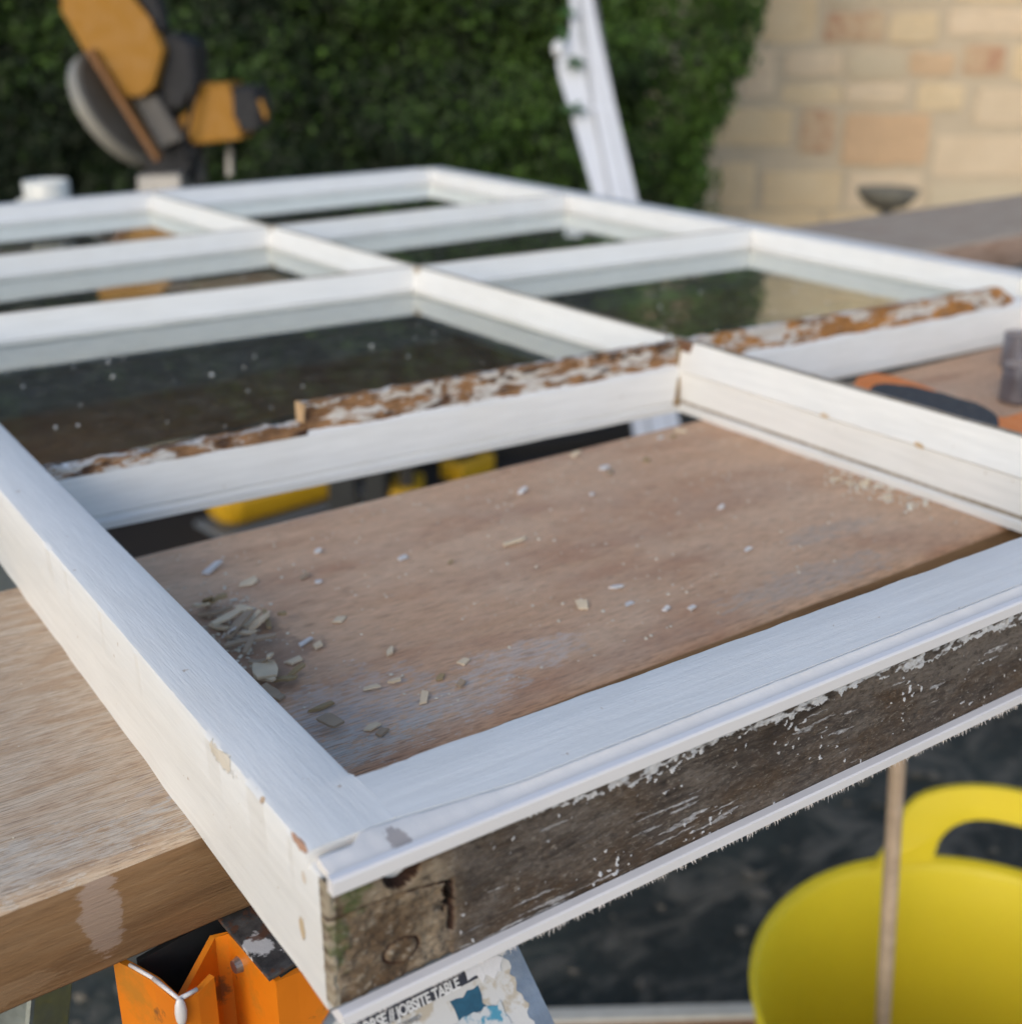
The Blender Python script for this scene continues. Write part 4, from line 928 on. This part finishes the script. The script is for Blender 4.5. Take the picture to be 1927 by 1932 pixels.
# ================================================================ GARDEN TUB, STICK, EDGING, YELLOW TOOLS ON THE GROUND
def tub():
    zr = -.52
    c = up(1868, 1898, zr); Rr = (c - up(1417, 1886, zr)).length
    yl = NB('yellow_plastic'); n = yl.noise(yl.tc, 7, 4, .5); n2 = yl.noise(yl.tc, 50, 4, .6)
    ym = yl.out(yl.mix(n, (.84, .66, .03), (.78, .60, .024)), yl.ramp(n2, [(.3, .42), (.7, .55)]), yl.bump(n, .2, .02), spec=.4, Subsurface_Weight=.35, Subsurface_Scale=.02, Subsurface_Radius=(1.0, 1.0, 1.0))
    base = Vector((c.x, c.y, GZ))
    t = thing('garden_tub', base, 'bright yellow flexible plastic tub with loop handles on the ground at right', 'tub')
    H = zr-GZ
    bm = bmesh.new(); pr = [(0.001, .003), (Rr*.62, .004), (Rr*.70, .02), (Rr*.82, H*.45), (Rr*.93, H*.8), (Rr*.985, H*.97), (Rr, H), (Rr*.985, H+.004), (Rr*.955, H*.97), (Rr*.90, H*.8), (Rr*.79, H*.45), (Rr*.67, .03), (Rr*.60, .014), (0.001, .012)]
    lathe(bm, pr, base, 72); bmesh.ops.recalc_face_normals(bm, faces=bm.faces)
    finish('body', bm, ym, t, smooth=True)
    # handle: flat loop standing above the rim, far side (as the photo shows) and its twin opposite
    far = (c-CAM); far.z = 0; far.normalize(); lat = Vector((far.y, -far.x, 0))
    def handle(sgn, out_t, in_t, hname='handle'):
        # outline on a curved wall that continues the tub's flare: a = sideways angle, h = height
        def W3(a, h, rr): ang = a; d = (far*sgn*math.cos(ang) + lat*math.sin(ang)*1.0); return Vector((c.x, c.y, zr)) + d*(Rr*.965 + h*.25 + rr) + Vector((0, 0, h))
        bm = bmesh.new(); n = len(out_t); fo = [bm.verts.new(W3(a, h, 0)) for a, h in out_t]; fi = [bm.verts.new(W3(a, h, 0)) for a, h in in_t]
        bo = [bm.verts.new(W3(a, h, .007)) for a, h in out_t]; bi = [bm.verts.new(W3(a, h, .007)) for a, h in in_t]
        for i in range(n-1):
            for A_, B_, C_, D_ in ((fo[i], fo[i+1], fi[i+1], fi[i]), (bo[i], bi[i], bi[i+1], bo[i+1]), (fo[i], bo[i], bo[i+1], fo[i+1]), (fi[i], fi[i+1], bi[i+1], bi[i])): bm.faces.new((A_, B_, C_, D_))
        bmesh.ops.recalc_face_normals(bm, faces=bm.faces); finish(hname, bm, ym, t)
    N = 28; outp = []; inp = []; HH = .078; A_o = .70; A_i = .30
    for i in range(N+1):
        s = -1+2*i/N
        ho = HH*max(0, 1-abs(s)**2.6)**.75; 
        if abs(s) > .72: ho = HH*.60*((1-abs(s))/.28)**1.9 + 0
        else: ho = HH*(.60+.40*math.sqrt(max(0, 1-(s/.72)**2)))
        outp.append((s*A_o-.04, ho-.004))
    for i in range(N+1):
        s = -1+2*i/N; inp.append((s*.36-.04, -.002+.046*max(0, 1-abs(s)**3.2)**.5))
    handle(1, outp, inp); handle(-1, outp, inp)
    # webs under the handle hole sides
tub()
bm = bmesh.new(); sa = atd(1690, 1475, .9); sb = atd(1664, 1932, 1.0); dd = (sb-sa)
top = sa + dd*((-.0845-sa.z)/dd.z); bot = sa + dd*((GZ-sa.z)/dd.z)
rod(bm, bot-bot, top-bot, .0062, .0060, 10); o = finish('wooden_stick', bm, wood_mat('pale_stick', (.60, .47, .36), (.42, .30, .22), (.68, .58, .48), .3)); o.location = bot
tag(o, 'thin pale round stick propped under the near plank before the tub', 'stick')
# white topped brown edging board on the ground
ea = up(1015, 1905, GZ+.05); eb = up(1460, 1893, GZ+.05); d = (eb-ea); d.z = 0; ang = math.atan2(d.y, d.x)
E_ = thing('timber_batten', (ea.x, ea.y, GZ), 'rusty brown batten with a white painted top lying on the dark ground', 'batten')
bm = B((-.1, -.018, 0), (d.length+.25, 0, .046), .001, Matrix.Translation((ea.x, ea.y, GZ)) @ Matrix.Rotation(ang, 4, 'Z')); finish('body', bm, brown, E_)
bm = B((-.1, -.019, .046), (d.length+.25, .0, .052), .001, Matrix.Translation((ea.x, ea.y, GZ)) @ Matrix.Rotation(ang, 4, 'Z')); finish('top_face', bm, plain('offwhite', (.55, .55, .52), .7), E_)

yel = plain('tool_yellow', (.55, .32, .012), .42, var=.12, scale=30); blk = plain('tool_black', (.018, .018, .02), .5, var=.3); gry = plain('tool_grey', (.25, .27, .30), .4, .6)
def power_tool(u, v_, d, s, rot, label, kind):
    p = up(u, v_, GZ+.02); p.z = GZ
    t = thing('power_tool', p, label, 'power tool'); M = Matrix.Translation(p) @ Matrix.Rotation(rot, 4, 'Z') @ Matrix.Scale(s, 4)
    if kind == 'planer':
        bm = B((-.16, -.05, .02), (.14, .05, .10), .032, M); finish('body', bm, yel, t); bm = B((-.17, -.05, 0), (.17, .05, .018), .003, M); finish('shoe', bm, gry, t)
        bm = bmesh.new(); P = [M @ Vector(q) for q in ((-.14, -.018, .09), (-.11, -.018, .15), (.03, -.018, .16), (.09, -.018, .09), (.06, -.018, .09), (.015, -.018, .135), (-.09, -.018, .128), (-.105, -.018, .09))]; prism(bm, P, M.to_3x3() @ Vector((0, .036, 0)), .004); finish('handle', bm, blk, t)
        bm = bmesh.new(); rod(bm, M @ Vector((.11, 0, .09)), M @ Vector((.11, 0, .13)), .02*s, .024*s, 16); finish('knob', bm, blk, t)
    else:
        bm = bmesh.new(); rod(bm, M @ Vector((-.09, 0, .20)), M @ Vector((.07, 0, .20)), .034*s, .030*s, 20); finish('motor_housing', bm, yel, t, smooth=False)
        bm = bmesh.new(); rod(bm, M @ Vector((.07, 0, .20)), M @ Vector((.13, 0, .20)), .024*s, .012*s, 16); finish('chuck', bm, blk, t)
        bm = bmesh.new(); P = [M @ Vector(q) for q in ((-.07, -.017, .18), (-.01, -.017, .18), (-.02, -.017, .06), (-.08, -.017, .06))]; prism(bm, P, M.to_3x3() @ Vector((0, .034, 0)), .004); finish('handle', bm, blk, t)
        bm = B((-.11, -.04, 0), (.03, .04, .06), .008, M); finish('battery', bm, yel, t)
power_tool(545, 955, 0, 1.25, .15, 'yellow planer with black handle on the ground, furthest left of the gap', 'planer')
power_tool(770, 925, 0, .95, 1.0, 'yellow and black drill on the ground in the middle of the gap', 'drill')
power_tool(900, 880, 0, .95, .3, 'yellow and black drill on the ground nearest the white profile', 'drill')
p = up(690, 925, GZ); t = thing('dark_backing', (p.x, p.y, GZ), 'added black boards that darken the ground behind the yellow tools', 'dark backing')  # invented black backing, added to make the gap below the bar darker
Mc = Matrix.Translation((p.x, p.y, GZ)) @ Matrix.Rotation(-.30, 4, 'Z'); blk2 = plain('backing_black', (.010, .009, .009), .7, var=.3)
finish('backing_slab', B((-.75, .10, -.005), (.85, .62, .05), .01, Mc), blk2, t); finish('backing_upright', B((-.75, .63, 0), (.85, .67, .34), .01, Mc), blk2, t)
finish('backing_sheet', B((-.70, -.42, -.006), (.80, .095, .012), .004, Mc), plain('backing_brown_black', (.016, .012, .010), .9, var=.4), t)
# items seen dimly through the near glass pane
p = up(315, 875, GZ); t = thing('plastic_jug', p, 'pale plastic jug with yellow cap seen through the near glass pane', 'jug')
bm = bmesh.new(); lathe(bm, [(.001, 0), (.085, 0), (.09, .02), (.09, .17), (.06, .22), (.025, .24), (.001, .24)], p, 24); finish('body', bm, plain('cloudy_plastic', (.5, .5, .46), .5), t, smooth=True)
bm = bmesh.new(); lathe(bm, [(.001, .24), (.034, .24), (.034, .275), (.001, .275)], p, 20); finish('cap', bm, yel, t)
p = up(210, 900, GZ); bm = bmesh.new(); lathe(bm, [(.001, 0), (.05, 0), (.055, .02), (.055, .11), (.05, .12), (.001, .125)], Vector((0, 0, 0)), 24); o = finish('red_tin', bm, plain('red_tin_mat', (.35, .03, .03), .4), smooth=False); o.location = p
tag(o, 'small round red tin seen through the near glass pane', 'tin')

# ================================================================ MITRE SAW ON ITS BENCH, MUG
BD = 2.35; vu = Vector((R[0][0], R[1][0], 0)).normalized(); vf = Vector((-R[0][2], -R[1][2], 0)).normalized()
bench_z = -.19
bc = atd(300, 400, 2.3); BN = thing('saw_bench', (bc.x, bc.y, GZ), 'timber topped bench behind the sash that carries the saw and mug', 'bench')
MB_ = Matrix(((vu.x, vf.x, 0, bc.x), (vu.y, vf.y, 0, bc.y), (0, 0, 1, 0), (0, 0, 0, 1)))
finish('bench_top', B((-.45, -.24, bench_z-.035), (.40, .36, bench_z), .003, MB_), m2t, BN)
for x in (-.40, .35):
    for y in (-.2, .32): finish('leg', B((x-.025, y-.025, GZ), (x+.025, y+.025, bench_z-.036), .002, MB_), dark_m, BN)
sp = atd(300, 350, BD); MS = thing('mitre_saw', (sp.x, sp.y, bench_z), 'yellow and black mitre saw with its head raised, in front of the hedge', 'mitre saw')
sy = plain('saw_yellow', (.30, .135, .003), .65, var=.1, scale=12); sbk = plain('saw_black', (.007, .007, .008), .7, var=.3); sgr = plain('saw_grey', (.085, .078, .068), .6, .1, var=.2)
alu = plain('saw_aluminium', (.25, .24, .22), .45, .5, var=.2)
def slab(pts, d0, th, mat, name, par=MS, bev=.006):
    bm = bmesh.new(); P = [atd(u, v_, d0) for u, v_ in pts]; prism(bm, P, vf*th, bev); return finish(name, bm, mat, par)
slab([(112, -90), (112, 23), (133, 51), (157, 98), (235, 184), (266, 184), (290, 164), (309, 94), (298, 67), (274, 43), (245, -10), (215, -90)], 2.28, .11, sy, 'upper_housing', bev=.012)
# blade guard: a disc whose lower left half shows
bm = bmesh.new(); g0 = atd(236, 205, 2.36); nrm = ((vu*.84+Vector((0, 0, .54)))*.95 - vf*.31).normalized(); rod(bm, g0-nrm*.012, g0+nrm*.012, .122, .122, 64)
o = finish('blade_guard', bm, plain('guard_plastic', (.25, .24, .21), .45, .1, var=.12), MS)
bm = bmesh.new(); rod(bm, g0+nrm*.0125, g0+nrm*.0140, .112, .112, 64); finish('blade', bm, plain('blade_steel', (.13, .118, .10), .5, .2, var=.2), MS)
slab([(160, 96), (172, 92), (300, 298), (292, 306)], 2.25, .03, plain('saw_orange', (.17, .065, .006), .6), 'guard_arm', bev=.002)
slab([(250, 184), (296, 180), (345, 262), (300, 282)], 2.30, .08, sgr, 'gear_case', bev=.006)
slab([(300, 60), (340, 66), (364, 86), (370, 157), (340, 206), (312, 204), (296, 150)], 2.31, .12, sbk, 'motor_cover', bev=.01)
slab([(250, -90), (262, 0), (300, 64), (312, 50), (290, 0), (290, -90)], 2.30, .05, sbk, 'carry_handle', bev=.006)
slab([(376, 157), (434, 157), (438, 222), (458, 236), (454, 264), (362, 274), (329, 227), (365, 212)], 2.34, .12, sy, 'motor_housing', bev=.01)
slab([(436, 164), (478, 162), (492, 200), (490, 243), (470, 250), (458, 236), (438, 222)], 2.33, .13, sbk, 'end_cap', bev=.01)
slab([(486, 190), (492, 186), (504, 216), (500, 228)], 2.32, .02, sy, 'lock_lever', bev=.002)
slab([(272, 300), (300, 282), (345, 262), (372, 280), (350, 340), (330, 345), (330, 322), (274, 326)], 2.33, .06, sbk, 'pivot', bev=.006)
slab([(360, 282), (378, 280), (384, 345), (368, 350)], 2.38, .04, sgr, 'rail_post', bev=.004); slab([(425, 276), (436, 276), (438, 330), (426, 335)], 2.40, .02, alu, 'rail_post', bev=.003)
slab([(258, 330), (340, 326), (342, 372), (258, 376)], 2.30, .14, alu, 'fence', bev=.004)
bm = B((-.16, -.08, bench_z+.001), (.20, .20, bench_z+.05), .01, Matrix(((vu.x, vf.x, 0, sp.x), (vu.y, vf.y, 0, sp.y), (0, 0, 1, 0), (0, 0, 0, 1)))); finish('base', bm, sgr, MS)
# cable loop
bm = bmesh.new(); pth = [atd(u, v_, 2.31) for u, v_ in ((370, 150), (360, 210), (352, 250), (345, 275), (350, 300))]
for p_, q_ in zip(pth, pth[1:]): rod(bm, p_, q_, .004, n=8)
finish('cable', bm, sbk, MS, smooth=True)
# mug
def mug():
    rr = .040; c = atd(91, 380, 2.18); base = Vector((c.x, c.y, bench_z)); H = atd(91, 338, 2.18).z - bench_z
    t = thing('mug', base, 'plain pale mug with its handle to the left, behind the far rail', 'mug'); cer = plain('mug_glaze', (.66, .68, .66), .25, var=.03)
    bm = bmesh.new(); lathe(bm, [(.001, 0), (rr*.93, 0), (rr*.97, .006), (rr, H-.002), (rr-.001, H), (rr-.004, H-.001), (rr-.005, .01), (.001, .009)], base, 40); bmesh.ops.recalc_face_normals(bm, faces=bm.faces); finish('cup', bm, cer, t, smooth=True)
    bm = bmesh.new(); pp = []
    for i in range(13):
        a = math.pi*(.5+i/12); pp.append(base + vu*(-rr+.002 + .027*math.cos(a)) + Vector((0, 0, H*.52+.032*math.sin(a))))
    for p_, q_ in zip(pp, pp[1:]): rod(bm, p_, q_, .005, n=8)
    finish('handle', bm, cer, t, smooth=True)
mug()
# ================================================================ WHITE WINDOW PROFILE LEANING ON THE HEDGE
def profile():
    pv = NB('white_upvc'); n = pv.noise(pv.tc, 20, 4); pm = pv.out(pv.mix(n, (.72, .74, .78), (.62, .64, .68)), .35)
    # face outline followed down to the ground, leaning back towards the hedge
    def P(u, v_): 
        d = 3.62 - .55*(v_-0)/800.; return atd(u, v_, d)
    ft = P(1262, 870); t = thing('window_profile', (ft.x, ft.y, GZ), 'long white plastic window profile leaning against the hedge', 'window profile')
    def strip(L, Rr, off, th, mat, nm):
        bm = bmesh.new(); A_ = [P(*q)-vf*off for q in L]; B_ = [P(*q)-vf*off for q in Rr]; n = len(L)
        F = [[bm.verts.new(p), bm.verts.new(q), bm.verts.new(q+vf*th), bm.verts.new(p+vf*th)] for p, q in zip(A_, B_)]
        for a, b_ in zip(F, F[1:]):
            for k in range(4): bm.faces.new((a[k], a[(k+1) % 4], b_[(k+1) % 4], b_[k]))
        bm.faces.new(F[0][::-1]); bm.faces.new(F[-1]); bmesh.ops.recalc_face_normals(bm, faces=bm.faces); return finish(nm, bm, mat, t)
    strip([(1086, -60), (1098, 60), (1112, 180), (1146, 370), (1194, 640), (1222, 850)], [(1104, -60), (1129, 60), (1155, 180), (1200, 370), (1250, 640), (1290, 850)], .012, .05, pm, 'frame_face')
    strip([(1056, 150), (1072, 200), (1120, 370), (1166, 640), (1200, 850)], [(1106, 150), (1114, 200), (1148, 370), (1196, 640), (1226, 850)], .0, .03, pm, 'frame_flange')
    strip([(1074, -60), (1076, 60), (1050, 120), (1056, 150)], [(1084, -60), (1094, 60), (1104, 120), (1106, 150)], .0, .03, pm, 'frame_flange')
    gk = plain('pale_gasket', (.36, .37, .38), .6)
    strip([(1088, -60), (1099, 60), (1110, 150), (1115, 200), (1147, 370), (1196, 640), (1226, 850)], [(1091, -60), (1104, 60), (1116, 150), (1121, 200), (1153, 370), (1202, 640), (1232, 850)], .0125, .02, gk, 'gasket')
    strip([(1097, -60), (1117, 60), (1133, 150), (1140, 200), (1180, 370), (1230, 640), (1268, 850)], [(1098, -60), (1119, 60), (1135, 150), (1143, 200), (1183, 370), (1233, 640), (1271, 850)], .0125, .02, gk, 'gasket')
    strip([(1104, -60), (1129, 60), (1155, 180)], [(1116, -60), (1136, 60), (1158, 180)], -.005, .03, plain('grey_gasket', (.12, .12, .14), .6), 'gasket')
    bm = bmesh.new(); c = P(1054, 92); bmesh.ops.create_icosphere(bm, subdivisions=2, radius=.022, matrix=Matrix.Translation(c-vf*.02) @ Matrix.Diagonal((1, 1, 1.2, 1))); finish('corner_plug', bm, pm, t, smooth=True)
    # hedge sprigs that hang over it
    lm = plain('sprig_green', (.035, .10, .018), .5); bm = bmesh.new(); r = random.Random(4)
    for u, v_, n in ((1080, 115, 22), (1068, 205, 18), (1090, 202, 8), (1060, 60, 14), (1070, 20, 14)):
        for i in range(n):
            p = P(u+r.gauss(0, 6), v_+r.gauss(0, 5)) - vf*r.uniform(.02, .06); q = Vector((r.gauss(0, 1), r.gauss(0, 1), r.gauss(0, 1))).normalized(); q2 = q.orthogonal().normalized(); s = .016
            bm.faces.new([bm.verts.new(p+q*s), bm.verts.new(p+q2*s*.55), bm.verts.new(p-q*s), bm.verts.new(p-q2*s*.55)])
    o = finish('sprigs', bm, lm); o['kind'] = 'stuff'; tag(o, 'little green sprigs of the hedge hanging over the white profile', 'sprigs')
profile()
# ================================================================ STONE BOWL BEFORE THE WALL
def bowl():
    D_ = 5.0; c = atd(1675, 357, D_); r0 = .128; sm = plain('mossy_stone', (.17, .165, .14), .95, var=.5, scale=30, bump=.8, bd=.004)
    t = thing('stone_bowl', (c.x, c.y, GZ), 'shallow grey stone bowl on a pedestal in front of the wall', 'bird bath')
    bm = bmesh.new(); lathe(bm, [(.035, -.082), (.06, -.075), (.092, -.055), (.117, -.025), (r0, 0), (r0-.012, .004), (.09, -.02), (.001, -.035)], c, 40); bmesh.ops.recalc_face_normals(bm, faces=bm.faces); finish('bowl', bm, sm, t, smooth=True)
    h = c.z-.08-GZ; bm = bmesh.new(); lathe(bm, [(.07, 0), (.07, .03), (.035, .06), (.022, h*.5), (.026, h), (.001, h)], Vector((c.x, c.y, GZ)), 28); finish('pedestal', bm, sm, t, smooth=True)
bowl()
